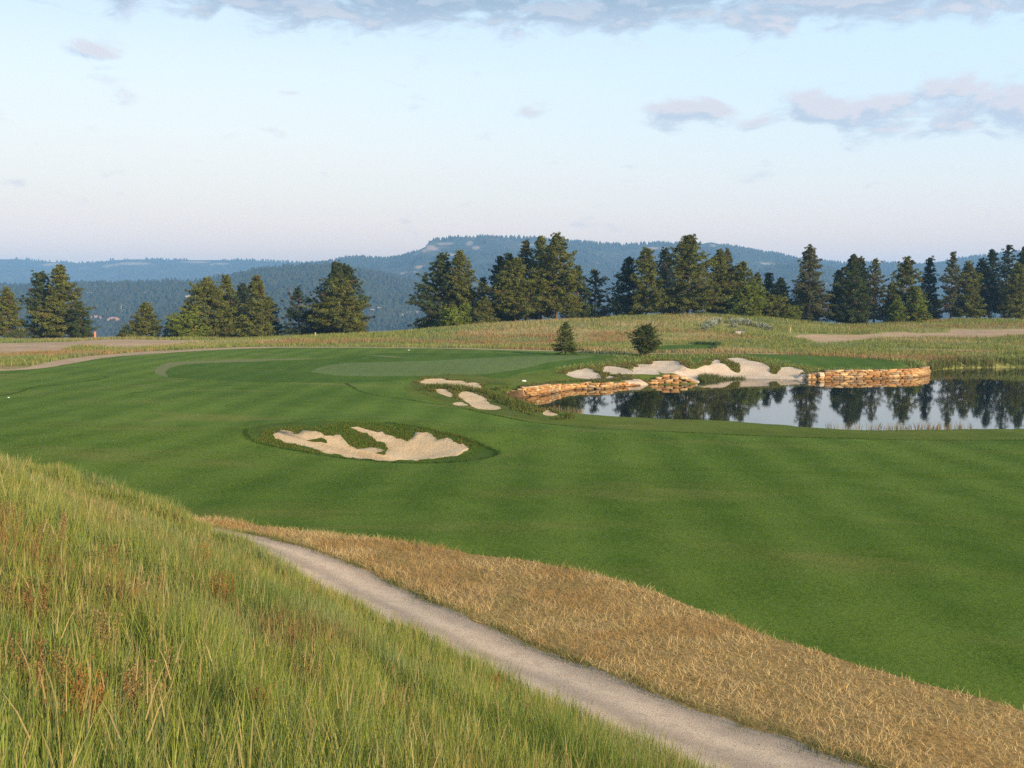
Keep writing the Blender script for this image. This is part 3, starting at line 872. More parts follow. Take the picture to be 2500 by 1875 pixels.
def tubes(segs, k=5):
    """tapered prisms: rows of (p0, p1, r0, r1)"""
    segs = list(segs); n = len(segs)
    p0 = np.array([s[0] for s in segs], float); p1 = np.array([s[1] for s in segs], float)
    r0 = np.array([s[2] for s in segs])[:, None, None]; r1 = np.array([s[3] for s in segs])[:, None, None]
    d = p1 - p0; d /= np.linalg.norm(d, axis=1)[:, None] + 1e-9
    ref = np.where(np.abs(d[:, 2:3]) > .9, np.array([[1., 0, 0]]), np.array([[0, 0, 1.]]))
    u = np.cross(d, ref); u /= np.linalg.norm(u, axis=1)[:, None]; w = np.cross(d, u)
    a = np.arange(k) * 2 * math.pi / k
    ring = u[:, None] * np.cos(a)[None, :, None] + w[:, None] * np.sin(a)[None, :, None]
    V = np.concatenate([p0[:, None] + ring * r0, p1[:, None] + ring * r1], 1)
    q = np.array([(i, i + k, (i + 1) % k + k, (i + 1) % k) for i in range(k)])
    cap = np.array([[k + i for i in range(k)]])
    off = (np.arange(n) * 2 * k)[:, None, None]
    return V.reshape(-1, 3), (q[None] + off).reshape(-1, 4), (cap[None] + off).reshape(-1, k)


def pine_meshes(seed, H, Rw, clear=.12, dens=1.0, tint=(.062, .075, .026), shape='cone', leaf=1.0, top_sparse=0.0, name='crown'):
    r = np.random.default_rng(seed)
    z0 = H * clear
    nb = int((34 + H * 5.2) * dens)
    t = np.sort(r.uniform(0, 1, nb) ** 1.12)
    az = np.arange(nb) * 2.39996 + r.uniform(-.7, .7, nb)
    if shape == 'cone':
        prof = (1 - t) ** .70 * (1 - .16 * np.exp(-t * 9)) + .04
    elif shape == 'column':
        prof = np.clip(1 - t ** 1.6, 0, 1) ** .75 * (1 - .22 * np.exp(-t * 8)) * .85 + .05
    else:
        prof = np.sqrt(np.clip(1 - (2 * t - .85) ** 2 / 1.5, 0.02, 1))
    lob = 1 + 1.15 * fbm(np.cos(az) * 1.3 + t * 6 + seed, np.sin(az) * 1.3 + t * 3.2, seed, 3)
    L = Rw * 1.18 * prof * lob * r.uniform(.72, 1.12, nb) + .15 * leaf
    L *= 1 - top_sparse * (t > .72) * r.uniform(0, .6, nb)
    zb = z0 + (H - z0) * t * .985
    el = -.22 + .75 * t + r.uniform(-.16, .16, nb)
    dirs = np.stack([np.cos(az) * np.cos(el), np.sin(az) * np.cos(el), np.sin(el)], 1)
    bend = .10 * H / 20 * fbm(t * 2 + seed, t * 0, seed + 2, 2)
    segs = []
    nt = 8
    tr0 = .0125 * H + .05
    for i in range(nt):
        a, b = i / nt, (i + 1) / nt
        fx = lambda q: .03 * H * (vnoise(q * 2 + seed * 3.1, seed) * q)
        segs.append(((float(fx(a)), 0, a * H * .97 - (.35 if i == 0 else 0)), (float(fx(b)), 0, b * H * .97), tr0 * (1 - a) ** .8 + .012 + (tr0 * .3 if i == 0 else 0), tr0 * (1 - b) ** .8 + .012))
    cc, cr, ct = [], [], []
    for i in range(nb):
        n = max(2, int(L[i] / leaf * 2.1))
        s = np.linspace(.30 if L[i] > 1.2 else .15, 1, n) + r.uniform(-.06, .06, n)
        p = np.array([0, 0, zb[i]]) + dirs[i] * (L[i] * s)[:, None]
        p[:, 2] += .10 * L[i] * s ** 2
        p += r.normal(0, .16 * leaf, p.shape)
        cc.append(p); cr.append(r.uniform(.34, .66, n) * leaf * (1.1 - .45 * t[i]) * (.75 + .35 * s)); ct.append(np.full(n, r.uniform(.6, 1.4)))
        if L[i] > .8:
            segs.append(((0, 0, zb[i]), tuple(np.array([0, 0, zb[i]]) + dirs[i] * L[i] * .9 + np.array([0, 0, .08 * L[i]])), .016 * L[i] + .008, .006))
    # more sprays all over the outside of the crown, so that it closes up
    ne = int(len(np.vstack(cc)) * (.62 if dens > .75 else .22))
    te = r.uniform(0, 1, ne) ** 1.25; ae = r.uniform(0, 6.283, ne)
    if shape == 'cone':
        pe = (1 - te) ** .70 * (1 - .16 * np.exp(-te * 9)) + .04
    elif shape == 'column':
        pe = np.clip(1 - te ** 1.6, 0, 1) ** .75 * (1 - .22 * np.exp(-te * 8)) * .85 + .05
    else:
        pe = np.sqrt(np.clip(1 - (2 * te - .85) ** 2 / 1.5, 0.02, 1))
    le = 1 + 1.15 * fbm(np.cos(ae) * 1.3 + te * 6 + seed, np.sin(ae) * 1.3 + te * 3.2, seed, 3)
    qe = Rw * 1.12 * pe * le * np.sqrt(r.uniform(.25, 1.0, ne))
    cc.append(np.stack([np.cos(ae) * qe, np.sin(ae) * qe, z0 + (H - z0) * te * .98 + .12 * qe], 1)); cr.append(r.uniform(.34, .72, ne) * leaf * (1.1 - .45 * te)); ct.append(r.uniform(.6, 1.4, ne))
    # leader
    cc.append(np.array([[0, 0, H - .35 * leaf], [0, 0, H - .8 * leaf], [0.1, 0, H - 1.3 * leaf]])); cr.append(np.array([.22, .32, .42]) * leaf); ct.append(np.ones(3))
    cc = np.vstack(cc); cr = np.concatenate(cr); ct = np.concatenate(ct)
    nf = 32
    n = len(cc)
    dv = r.normal(0, 1, (n, nf, 3)); dv /= np.linalg.norm(dv, axis=2)[..., None]
    rad = r.uniform(.25, 1, (n, nf, 1)) ** .6
    pos = cc[:, None] + dv * rad * cr[:, None, None] * np.array([1, 1, .62])
    pos = pos.reshape(-1, 3)
    d = (dv + np.array([0, 0, .45]) + r.normal(0, .45, dv.shape)).reshape(-1, 3); d /= np.linalg.norm(d, axis=1)[:, None]
    w = np.cross(d, r.normal(0, 1, d.shape)); w /= np.linalg.norm(w, axis=1)[:, None] + 1e-9
    ln = r.uniform(.22, .46, (len(pos), 1)) * leaf; wd = r.uniform(.055, .10, (len(pos), 1)) * leaf
    V = np.stack([pos - d * ln * .5, pos + w * wd, pos + d * ln * .55, pos - w * wd], 1)
    V[..., 2] = np.maximum(V[..., 2], .05)
    base = np.array(tint)
    shade = np.repeat(ct, nf)[:, None] * r.uniform(.75, 1.25, (len(pos), 1))
    hue = r.uniform(-1, 1, (len(pos), 1)) * np.array([.012, .006, -.002])
    dead = (r.uniform(0, 1, n) < .035).repeat(nf)
    col = np.clip(base * shade + hue, .008, 1)
    col[dead] = np.array([.15, .085, .04]) * shade[dead]
    Fq = np.arange(len(pos) * 4).reshape(-1, 4)
    tv, tq, tc = tubes(segs)
    return V.reshape(-1, 3), Fq, np.repeat(col, 4, 0), tv, tq, tc


DARK = (.066, .090, .036); OLIVE = (.130, .146, .038); YOUNG = (.160, .205, .036); GREY = (.108, .116, .056); DEEP = (.046, .068, .042)
# photo column of the trunk, row of the tip, half width in photo pixels, distance, colour, shape, bare trunk share, density, label
PINES = [
    (15, 704, 36, 226, OLIVE, 'cone', .10, 1.0, 'pine at the left end of the whole row, alone beside a low dark bush'),
    (100, 664, 50, 232, DARK, 'column', .08, .95, 'dark blunt pine just left of the tallest pine in the left group'),
    (146, 648, 46, 228, OLIVE, 'cone', .08, 1.0, 'tallest pine in the left group, long branches reaching out on its right'),
    (193, 738, 28, 225, DARK, 'column', .05, 1.1, 'short round headed pine at the right foot of the left group'),
    (355, 738, 40, 226, OLIVE, 'cone', .06, 1.0, 'lone small cone shaped pine in the gap before the blue valley'),
    (307, 799, 18, 224, DARK, 'cone', .04, 1.0, 'tiny pine at the left foot of the lone small cone shaped pine'),
    (425, 771, 24, 236, DEEP, 'cone', .05, 1.0, 'small dark spruce like pine left of the bright young one'),
    (451, 750, 28, 242, DEEP, 'cone', .05, 1.0, 'dark pine half hidden behind the bright young one'),
    (461, 760, 32, 224, YOUNG, 'round', .06, 1.2, 'bright yellow green young pine at the left front of its group'),
    (505, 680, 62, 230, OLIVE, 'cone', .08, 1.15, 'broad shaggy pine behind the bright young one, its skirt spreading wide'),
    (551, 671, 36, 242, OLIVE, 'cone', .10, 1.0, 'pine with a high narrow tip rising behind the broad shaggy one'),
    (593, 691, 36, 244, DEEP, 'column', .10, 1.1, 'dark flat topped pine filling the middle of its group'),
    (627, 673, 44, 230, OLIVE, 'cone', .08, 1.1, 'pointed olive pine at the right front of its group'),
    (660, 730, 22, 238, DARK, 'column', .08, .9, 'low dark pine leaning on the right side of the pointed olive one'),
    (728, 702, 46, 232, DEEP, 'cone', .10, .62, 'thin dark pine with see through branches, alone in a gap'),
    (772, 745, 26, 238, DEEP, 'cone', .06, .9, 'low dark pine tucked at the left of the big two topped pine'),
    (822, 640, 60, 240, DARK, 'cone', .06, 1.1, 'tall dark pine standing behind the pine with the pale forked trunk'),
    (843, 646, 50, 243, DARK, 'column', .06, 1.0, 'dark pine giving the second tip behind the pale forked trunk'),
    (828, 684, 58, 228, OLIVE, 'column', .17, 1.2, 'big olive pine with a pale thick trunk showing at its foot'),
    (1077, 621, 68, 236, DARK, 'cone', .04, 1.15, 'large sloping pine at the left edge of the middle group'),
    (1124, 610, 46, 233, OLIVE, 'cone', .05, 1.1, 'tall pine right beside the large sloping one'),
    (1103, 752, 22, 222, YOUNG, 'round', .05, 1.2, 'small bright green pine at the foot of the two sloping pines'),
    (1135, 742, 24, 224, YOUNG, 'cone', .05, 1.1, 'second small bright pine, just right of the smallest bright one'),
    (1182, 728, 34, 224, OLIVE, 'cone', .05, 1.1, 'low bushy pine filling the dip in the middle group'),
    (1180, 678, 26, 252, GREY, 'column', .08, .8, 'hazy pine seen through the dip in the middle group'),
    (1222, 624, 36, 246, DEEP, 'cone', .06, 1.1, 'dark pine with a tight pointed tip left of the forked one'),
    (1242, 617, 36, 242, DARK, 'column', .08, 1.0, 'dark round topped pine behind the olive one with a forked trunk'),
    (1258, 632, 58, 227, OLIVE, 'cone', .16, 1.15, 'olive pine with a forked reddish trunk at the front of the middle group'),
    (1284, 587, 38, 240, GREY, 'column', .12, .85, 'open crowned tall pine, left of three high tips'),
    (1321, 578, 40, 238, OLIVE, 'cone', .12, .95, 'tall pine in the middle of three high tips'),
    (1359, 571, 60, 231, OLIVE, 'column', .15, 1.1, 'tallest pine of the middle group with a bare reddish trunk'),
    (1411, 648, 32, 240, DARK, 'cone', .08, .85, 'slim pine stepping down right of the tallest one'),
    (1453, 657, 42, 246, GREY, 'cone', .08, .6, 'thin grey pine with gaps, last on the right of the middle group'),
    (1536, 628, 46, 238, DEEP, 'cone', .06, .95, 'dark tiered pine at the left edge of the group on the knoll'),
    (1580, 604, 44, 233, OLIVE, 'cone', .10, 1.0, 'slender olive pine right of the dark tiered one'),
    (1624, 606, 34, 246, DEEP, 'cone', .10, .8, 'thin dark pine left of the broad giant on the knoll'),
    (1681, 575, 64, 233, OLIVE, 'cone', .07, 1.25, 'broad giant pine at the top of the knoll with a small tufted tip'),
    (1757, 611, 36, 242, OLIVE, 'column', .10, 1.05, 'pine with a rounded top right of the broad giant'),
    (1776, 609, 36, 247, GREY, 'column', .12, .85, 'airy brownish topped pine right of the rounded one'),
    (1813, 641, 42, 243, OLIVE, 'cone', .08, 1.05, 'neat conical pine above the bright young pine'),
    (1825, 698, 40, 235, YOUNG, 'round', .05, 1.3, 'bright light green young pine standing out before darker ones'),
    (1850, 667, 24, 262, GREY, 'cone', .08, .8, 'small hazy pine far behind the bright light green one'),
    (1877, 667, 30, 256, DARK, 'cone', .08, .9, 'dark pine with a spiky tip before the lone tall one'),
    (1905, 681, 34, 250, DARK, 'column', .08, 1.0, 'round shouldered pine beside the dark spiky tip'),
    (1887, 722, 42, 240, OLIVE, 'column', .05, 1.2, 'low olive pine skirting the ground right of the bright young one'),
    (1930, 757, 18, 239, YOUNG, 'round', .05, 1.1, 'smallest light green pine on the grass left of the lone tall one'),
    (1978, 598, 46, 247, GREY, 'cone', .12, .9, 'lone tall pine with a crooked tufted top and open sides'),
    (1972, 690, 44, 248, DARK, 'column', .08, .9, 'dark lower pine packed against the foot of the lone tall one'),
    (2047, 660, 26, 252, DEEP, 'cone', .12, .95, 'dark narrow pine left of the twin spiked pair'),
    (2084, 621, 44, 247, DARK, 'cone', .06, 1.15, 'left pine of the twin spiked pair'),
    (2101, 627, 32, 255, DARK, 'cone', .08, .9, 'right pine of the twin spiked pair'),
    (2138, 632, 38, 252, GREY, 'column', .12, .7, 'open see through pine right of the twin spiked pair'),
    (2178, 690, 18, 258, DEEP, 'cone', .06, .9, 'low dark pine in the gap before the next olive group'),
    (2215, 629, 44, 251, OLIVE, 'column', .10, 1.1, 'tall olive pine with a sparse brown top behind two young pines'),
    (2240, 700, 28, 246, YOUNG, 'cone', .06, 1.2, 'taller young green pine before the tall olive one'),
    (2190, 722, 18, 246, YOUNG, 'cone', .06, 1.1, 'shorter young green pine left of the taller young one'),
    (2271, 629, 26, 258, DEEP, 'column', .06, 1.0, 'narrow dark pine just right of the two young pines'),
    (2327, 617, 32, 253, GREY, 'cone', .16, .75, 'slim pine with a bare reddish stem and gaps in its crown'),
    (2366, 641, 40, 253, OLIVE, 'cone', .08, 1.05, 'olive pine right of the slim one with a reddish stem'),
    (2398, 632, 28, 266, DEEP, 'column', .14, .9, 'dark pine behind, between the olive one and the high spiked one'),
    (2422, 611, 32, 262, DEEP, 'cone', .16, .85, 'dark thin pine with a high spike near the right end of the row'),
    (2463, 596, 30, 262, DEEP, 'column', .2, .7, 'lollipop topped pine near the right end of the row'),
    (2486, 642, 34, 255, OLIVE, 'column', .08, 1.05, 'olive pine in front at the right end of the row'),
    (2503, 602, 34, 266, DARK, 'cone', .12, .9, 'last pine at the right end of the row, partly out of the picture'),
]


def plant(i, name, px, top, hw, Y, tint, shape, clear, dens, label, cat, group, leaf=None, bark='bark', sparse=0.0):
    a, b = ray(px, top)
    x = float(a * Y); ztop = float(CAMZ + b * Y)
    zb = float(ground_h(np.array([x]), np.array([Y]))[0])
    H = ztop - zb; Rw = hw * Y / FPX
    lf = leaf or (1.0 if H > 11 else .8)
    cv, cf, cc_, tv, tq, tc = pine_meshes(100 + i, H, Rw, clear, dens, tint, shape, lf, sparse)
    t = thing(name, (x, Y, zb), label, cat, group)
    mesh_np('crown', cv, cf, M['needle'], t, cc_)
    mesh_np('trunk', tv, [tq, tc], M[bark], t, smooth=True)
    return t


for i, (px, top, hw, Y, tint, shape, clear, dens, lab) in enumerate(PINES):
    plant(i, 'pine_tree', px, top, hw, Y, tint, shape, clear, dens, lab, 'pine', 'pines in a row behind the course', sparse=.8 if tint is GREY else .3)
# two young pines standing on the course itself
for i, (px, top, base, hw, tint, shape, dens, lab) in enumerate([
        (1381, 786, 866, 28, (.105, .140, .036), 'cone', .8, 'young pine with an open crown on the right edge of the putting green'),
        (1578, 797, 869, 28, (.085, .115, .034), 'round', 1.4, 'dense dark egg shaped young pine behind the sand face')]):
    gx, gy = G([(px, base)])[0]
    plant(200 + i, 'young_pine', px, top, hw, float(gy), tint, shape, .12, dens * 2.2, lab, 'pine', None, leaf=.25)
# dead sapling
gx, gy, gz = at_depth(706, 690, 236)
gb = float(ground_h(np.array([gx]), np.array([gy]))[0])
rr_ = np.random.default_rng(5); Hs = gz - gb
sg = [((0, 0, -.2), (.2, 0, Hs * .5), .12, .08), ((.2, 0, Hs * .5), (.1, 0, Hs), .08, .02)]
for q in range(40):
    z = Hs * rr_.uniform(.3, .97); a_ = rr_.uniform(0, 6.3); l_ = (1 - z / Hs) * 2.4 + .4
    sg.append(((.15, 0, z), (.15 + l_ * math.cos(a_), l_ * math.sin(a_), z + l_ * .35), .035, .008))
tv, tq, tc = tubes(sg)
t = thing('dead_tree', (gx, gy, gb), 'bare pinkish grey dead pine left of the thin see through one', 'dead tree')
mesh_np('trunk', tv, [tq, tc], M['greybark'], t)

# ------------------------------------------------------------------ bushes
def bush(name, px, base, w_px, h_px, Y, tint, label, cat, group, seed, leaf=.5, n_cl=26):
    r = np.random.default_rng(seed)
    x, _y, _z = at_depth(px, base, Y)
    zb = float(ground_h(np.array([x]), np.array([Y]))[0])
    w, h = w_px * Y / FPX / 2, h_px * Y / FPX
    a = r.uniform(0, 6.283, n_cl); q = np.sqrt(r.uniform(0, 1, n_cl))
    cx = np.stack([np.cos(a) * q * w * .85, np.sin(a) * q * w * .6, h * (.25 + .55 * r.uniform(0, 1, n_cl) * (1 - .5 * q))], 1)
    nf = 40
    dv = r.normal(0, 1, (n_cl, nf, 3)); dv /= np.linalg.norm(dv, axis=2)[..., None]
    p = (cx[:, None] + dv * (r.uniform(.4, 1, (n_cl, nf, 1))) * np.array([w * .3, w * .25, h * .3])).reshape(-1, 3)
    p[:, 2] = np.maximum(p[:, 2], .06)
    d = (dv + np.array([0, 0, .9])).reshape(-1, 3) + r.normal(0, .3, p.shape); d /= np.linalg.norm(d, axis=1)[:, None]
    s = np.cross(d, r.normal(0, 1, d.shape)); s /= np.linalg.norm(s, axis=1)[:, None]
    ln = r.uniform(.2, .5, (len(p), 1)) * leaf; wd = ln * .28
    V = np.stack([p - d * ln * .5, p + s * wd, p + d * ln * .6, p - s * wd], 1).reshape(-1, 3)
    col = np.array(tint) * np.repeat(r.uniform(.75, 1.3, n_cl), nf)[:, None] * r.uniform(.8, 1.2, (len(p), 1))
    t = thing(name, (x, Y, zb), label, cat, group)
    mesh_np('foliage', V, np.arange(len(p) * 4).reshape(-1, 4), M['needle'], t, np.repeat(col, 4, 0))
    st = [((0, 0, -.1), tuple(c * .9), .03, .012) for c in cx[:12]]
    tv, tq, tc = tubes(st, 4)
    mesh_np('stem', tv, [tq, tc], M['greybark'], t)
    return t


bush('juniper_bush', 45, 812, 78, 34, 222, DARK, 'dark low bush between the leftmost pine and the left group', 'bush', None, 1)
bush('juniper_bush', 665, 822, 40, 16, 228, DARK, 'low dark bush right of the pointed olive pine', 'bush', None, 2)
bush('juniper_bush', 760, 818, 44, 20, 230, DARK, 'low dark bush left of the pine with the pale trunk', 'bush', None, 3)
for k_, (px, py, w, h) in enumerate([(1738, 800, 34, 14), (1752, 793, 22, 13), (1722, 806, 20, 9), (1800, 791, 44, 11), (1826, 795, 26, 10), (1852, 799, 22, 9), (1868, 801, 16, 8), (1790, 799, 18, 8), (1880, 806, 18, 7)]):
    gx, gy = G_cap([(px, py)], 224)[0]
    bush('sagebrush', px, py, w, h * 1.9, float(gy), (.33, .37, .29), 'silvery grey green sagebrush clump on the slope below the knoll pines', 'shrub', 'sagebrush clumps on the knoll', 30 + k_, .6, 24)

# ------------------------------------------------------------------ stone walls and blocks
def stone_mat():
    m, N, out, pos = new_mat('tan_sandstone')
    at = N('ShaderNodeAttribute', {'attribute_name': 'Col'}).outputs['Color']
    f = N.noise(N.scaled(pos, (1, 1, 2.2)), 2.4, 6, .7); g = N.noise(pos, 14, 4, .7)
    col = N.mix(N.math('MULTIPLY', N.rng(f, .45, .75), .45), at, (.36, .215, .10))
    col = N.mix(N.math('MULTIPLY', N.rng(g, .55, .8), .4), col, (.60, .46, .30))
    wz = N.math('ADD', N('ShaderNodeSeparateXYZ', Vector=pos).outputs[2], N.math('MULTIPLY', N.noise(pos, 1.2, 4), .35))
    col = N.mix(N.rng(wz, .16, .42, .75, 0), col, (.105, .075, .045))     # damp, silted foot at the waterline
    surface(N, out, col, .9, N.math('ADD', f, N.math('MULTIPLY', g, .4)), .08, .9, .1)
    return m


M['stone'] = stone_mat()
M['joint'] = plain_mat('wall_joint', (.10, .065, .035), (.17, .11, .06), 4, .05)
bmt = bmesh.new(); bmesh.ops.create_cube(bmt, size=2.0)
bmesh.ops.subdivide_edges(bmt, edges=bmt.edges[:], cuts=2, use_grid_fill=True)
TV = np.array([v.co[:] for v in bmt.verts]); TF = np.array([[v.index for v in f.verts] for f in bmt.faces]); bmt.free()


def stones(rows, seed):
    """rows of (centre, tangent angle, half length, half depth, half height): rounded, chipped blocks"""
    r = np.random.default_rng(seed)
    Vs, Fs, Cs = [], [], []
    pal = np.array([(.50, .30, .125), (.45, .25, .105), (.56, .36, .17), (.38, .20, .09), (.54, .385, .22), (.48, .265, .12), (.40, .30, .20), (.60, .44, .25)])
    for i, (c, ang, hl, hd, hh) in enumerate(rows):
        v = TV.copy()
        nrm_ = np.abs(v); sec = np.sort(nrm_, axis=1)[:, 1]
        v *= (1 - .045 * sstep(.5, 1, sec))[:, None]                 # soften the arrises
        v *= 1 + r.normal(0, .05, v.shape)
        v[:, 0] += .18 * r.normal() * (v[:, 2] > .5) + .12 * r.normal() * (v[:, 1] < -.5)
        v[:, 2] *= 1 + .22 * r.normal() * np.sign(v[:, 0]) * (np.abs(v[:, 0]) > .5)
        v *= np.array([hl, hd, hh])
        v[:, 2] += v[:, 0] * r.uniform(-.10, .10)
        v[:, 0] += v[:, 2] * r.uniform(-.3, .3)
        ca, sa = math.cos(ang + r.uniform(-.1, .1)), math.sin(ang + r.uniform(-.1, .1))
        w = np.stack([v[:, 0] * ca - v[:, 1] * sa, v[:, 0] * sa + v[:, 1] * ca, v[:, 2]], 1) + np.array(c)
        Vs.append(w); Fs.append(TF + i * len(TV)); Cs.append(np.repeat((pal[r.integers(len(pal))] * r.uniform(.62, 1.2))[None], len(TV), 0))
    return np.vstack(Vs), np.vstack(Fs), np.vstack(Cs)


def wall(name, line, top, label, seed, hmin=.2, hmax=.36, lmin=.35, lmax=1.15, jit=.08):
    """dry laid wall following the shoreline; top(s) gives its height along the way"""
    r = np.random.default_rng(seed)
    s = np.r_[0, np.cumsum(np.linalg.norm(np.diff(line, axis=0), axis=1))]; T = s[-1]
    at_ = lambda q: np.array([np.interp(q, s, line[:, 0]), np.interp(q, s, line[:, 1])])
    inward = pond.mean(0)
    rows = []; backing = []
    z = -.15
    while z < 2.2:
        hh = r.uniform(hmin, hmax) / 2; q = r.uniform(-.5, 0)
        while q < T:
            hl = r.uniform(lmin, lmax) / 2
            m_ = min(max(q + hl, 0), T); p = at_(m_); d = at_(min(m_ + .3, T)) - at_(max(m_ - .3, 0)); ang = math.atan2(d[1], d[0])
            nv = np.array([-d[1], d[0]]); nv /= np.linalg.norm(nv) + 1e-9
            if nv @ (inward - p) > 0: nv = -nv
            if z + hh < top(m_ / T) + r.uniform(-.03, .06):
                off = .02 + (z + .15) * .16 + r.uniform(-jit, jit)
                h2 = hh * r.uniform(.85, 1.12)
                rows.append(((p[0] + nv[0] * off, p[1] + nv[1] * off, z + hh), ang, hl * .98, r.uniform(.28, .4), h2 * 1.0))
            q += 2 * hl
        z += 2 * hh
    t = thing(name, (*line[len(line) // 2], 0), label, 'wall')
    o_ = np.array(t.location)
    v, f, c = stones(rows, seed)
    mesh_np('stonework', v - o_, f, M['stone'], t, c)
    # dark packed joint behind the faces
    V, Fq = [], []
    for i_, p in enumerate(line):
        d = line[min(i_ + 1, len(line) - 1)] - line[max(i_ - 1, 0)]
        nv = np.array([-d[1], d[0]]); nv /= np.linalg.norm(nv)
        if nv @ (inward - p) > 0: nv = -nv
        h = max(top(s[i_] / T) - .16, .05)
        V += [(*(p + nv * .06), -.4), (*(p + nv * (.06 + .16 * h)), h), (*(p + nv * .75), h), (*(p + nv * .75), -.4)]
        if i_:
            b_ = 4 * (i_ - 1); e_ = 4 * i_
            Fq += [(b_, e_, e_ + 1, b_ + 1), (b_ + 1, e_ + 1, e_ + 2, b_ + 2), (b_ + 2, e_ + 2, e_ + 3, b_ + 3)]
    mesh_np('joint_fill', np.array(V) - o_, np.array(Fq), M['joint'], t)
    return t


tl = lambda u: float(np.interp(u, [0, .1, .25, .4, .6, .75, .85, .94, 1], [.12, .38, .62, .62, .80, .95, 1.05, .95, .5]))
wall('stone_wall', wallL, tl, 'rough tan stone wall curving along the left of the pond, tapering to the right', 3, .14, .30, .3, 1.1, .14)
tr = lambda u: float(np.interp(u, [0, .06, .15, .4, .7, .85, .95, 1], [1.25, 1.2, 1.0, 1.12, 1.28, 1.2, .85, .6]))
wall('stone_wall', wallR, tr, 'neatly coursed tan stone wall under the dark green pad at the right', 5, .20, .32, .5, 1.5, .06)
r = np.random.default_rng(77)
pile_line = lvl([(1579, 939), (1610, 938), (1650, 938.5), (1703, 936)])
blocks = []
for lev, (a0, a1, n_) in enumerate([(.0, 1.0, 7), (.12, .95, 5), (.26, .88, 4), (.40, .75, 2)]):
    for q in range(n_):
        u = a0 + (a1 - a0) * (q + .5) / n_
        x = np.interp(u * 3, range(4), pile_line[:, 0]); y = np.interp(u * 3, range(4), pile_line[:, 1]) + .25 + lev * .34
        wl = (a1 - a0) * 6.2 / n_ / 2
        blocks.append((x, y, .02 + lev * .27 + .13, wl * r.uniform(.9, 1.05), r.uniform(.35, .5), r.uniform(.12, .16), r.uniform(-.12, .12)))
for x, y, z, hl, hd, hh, an in blocks:
    v, f, c = stones([((0, 0, 0), an, hl, hd, hh)], int(r.integers(1e6)))
    o = mesh_np('sandstone_block', v, f, M['stone'], None, c)
    o.location = (x, y, z)
    tag(o, 'flat tan sandstone block in the low stepped pile at the water edge', 'rock', 'sandstone blocks in the low stepped pile')
for px, py, sz, lab in [(2005, 915, .30, 'single cream boulder set in the left end of the right hand stone wall'), (1436, 939, .42, 'large pinkish boulder standing up in the rough left stone wall')]:
    Yb = 129.6 if px > 1900 else 117.0
    x, y, z = at_depth(px, py, Yb)
    v, f, c = stones([((0, 0, 0), .3, sz * 1.25, sz * .9, sz * .85)], 9)
    c[:] = (.66, .55, .40) if px > 1900 else (.56, .37, .25)
    o = mesh_np('boulder', v, f, M['stone'], None, c, smooth=True); o.location = (x, y, z)
    md = o.modifiers.new('soft', 'SUBSURF'); md.levels = md.render_levels = 1
    tag(o, lab, 'boulder')

# ------------------------------------------------------------------ stakes, box, markers
def box_bm(bm, c, s, rz=0.0, bev=0.01):
    g = bmesh.ops.create_cube(bm, size=1.0)
    mt = Matrix.Translation(c) @ Matrix.Rotation(rz, 4, 'Z') @ Matrix.Diagonal((*s, 1))
    bmesh.ops.transform(bm, matrix=mt, verts=g['verts'])
    if bev:
        es = {e for v in g['verts'] for e in v.link_edges}
        bmesh.ops.bevel(bm, geom=list(es), offset=bev, segments=2, affect='EDGES')


def bm_obj(name, bm, mat, parent=None):
    me = bpy.data.meshes.new(name); bm.to_mesh(me); bm.free(); me.materials.append(mat)
    o = bpy.data.objects.new(name, me); C.objects.link(o); o.parent = parent
    return o


M['orange'] = plain_mat('faded_orange', (.52, .20, .12), (.62, .27, .17), 6)
M['wood'] = plain_mat('pale_wood', (.42, .34, .20), (.52, .43, .27), 6)
M['boxgrey'] = plain_mat('grey_cabinet', (.26, .27, .27), (.32, .33, .33), 5, .01, .3, .5)
M['boxlid'] = plain_mat('dark_lid', (.10, .11, .12), (.14, .15, .16), 5, .01, .3, .5)
M['cream'] = plain_mat('cream_panel', (.62, .56, .45), (.70, .64, .52), 5, .01, .2, .5)
M['white'] = plain_mat('white_plastic', (.78, .78, .76), (.82, .82, .80), 5, .01, .3, .4)


def stake(px, py_top, py_base, w_px, Y, mat, name, label, flat=True):
    x, _y, zt = at_depth(px, py_top, Y)
    zb = float(ground_h(np.array([x]), np.array([Y]))[0])
    zb0 = min(zb, at_depth(px, py_base, Y)[2])
    h = zt - zb; w = w_px * Y / FPX
    t = thing(name, (x, Y, zb), label, 'stake', None, .2)
    bm = bmesh.new(); box_bm(bm, (0, 0, h / 2 - .15), (w, w * .5 if flat else w, h + .3), 0, w * .08)
    bm_obj('post', bm, mat, t)
    bm = bmesh.new(); box_bm(bm, (0, 0, h + .012), (w * 1.12, w * .62 if flat else w * 1.12, .05), 0, .01)
    bm_obj('cap', bm, mat, t)
    return t


stake(232, 810, 829, 4.2, 209, M['orange'], 'marker_stake', 'faded orange marker stake in the tall grass right of the left pine group')
stake(213, 841, 851, 3.6, 176, M['orange'], 'marker_stake', 'short orange stake at the near edge of the left dirt road')
stake(770, 812, 822, 2.6, 211, M['wood'], 'marker_stake', 'pale wooden post in the grass left of the pine with the pale trunk', False)
stake(1005, 805, 815, 2.6, 211, M['wood'], 'marker_stake', 'pale wooden post where the grass slope begins left of the middle pines', False)
stake(1929, 800, 815, 2.6, 208, M['wood'], 'marker_stake', 'pale wooden post below the low olive pine on the right slope', False)
gx, gy = G([(1806, 815)])[0]; gz = float(ground_h(np.array([gx]), np.array([gy]))[0])
u = gy / FPX
t = thing('utility_box', (gx, gy, gz), 'small grey utility box with a cream front on the knoll slope', 'utility box', None, -.25)
bm = bmesh.new(); box_bm(bm, (0, 0, 4.2 * u), (22 * u, 14 * u, 9.4 * u)); bm_obj('cabinet', bm, M['boxgrey'], t)
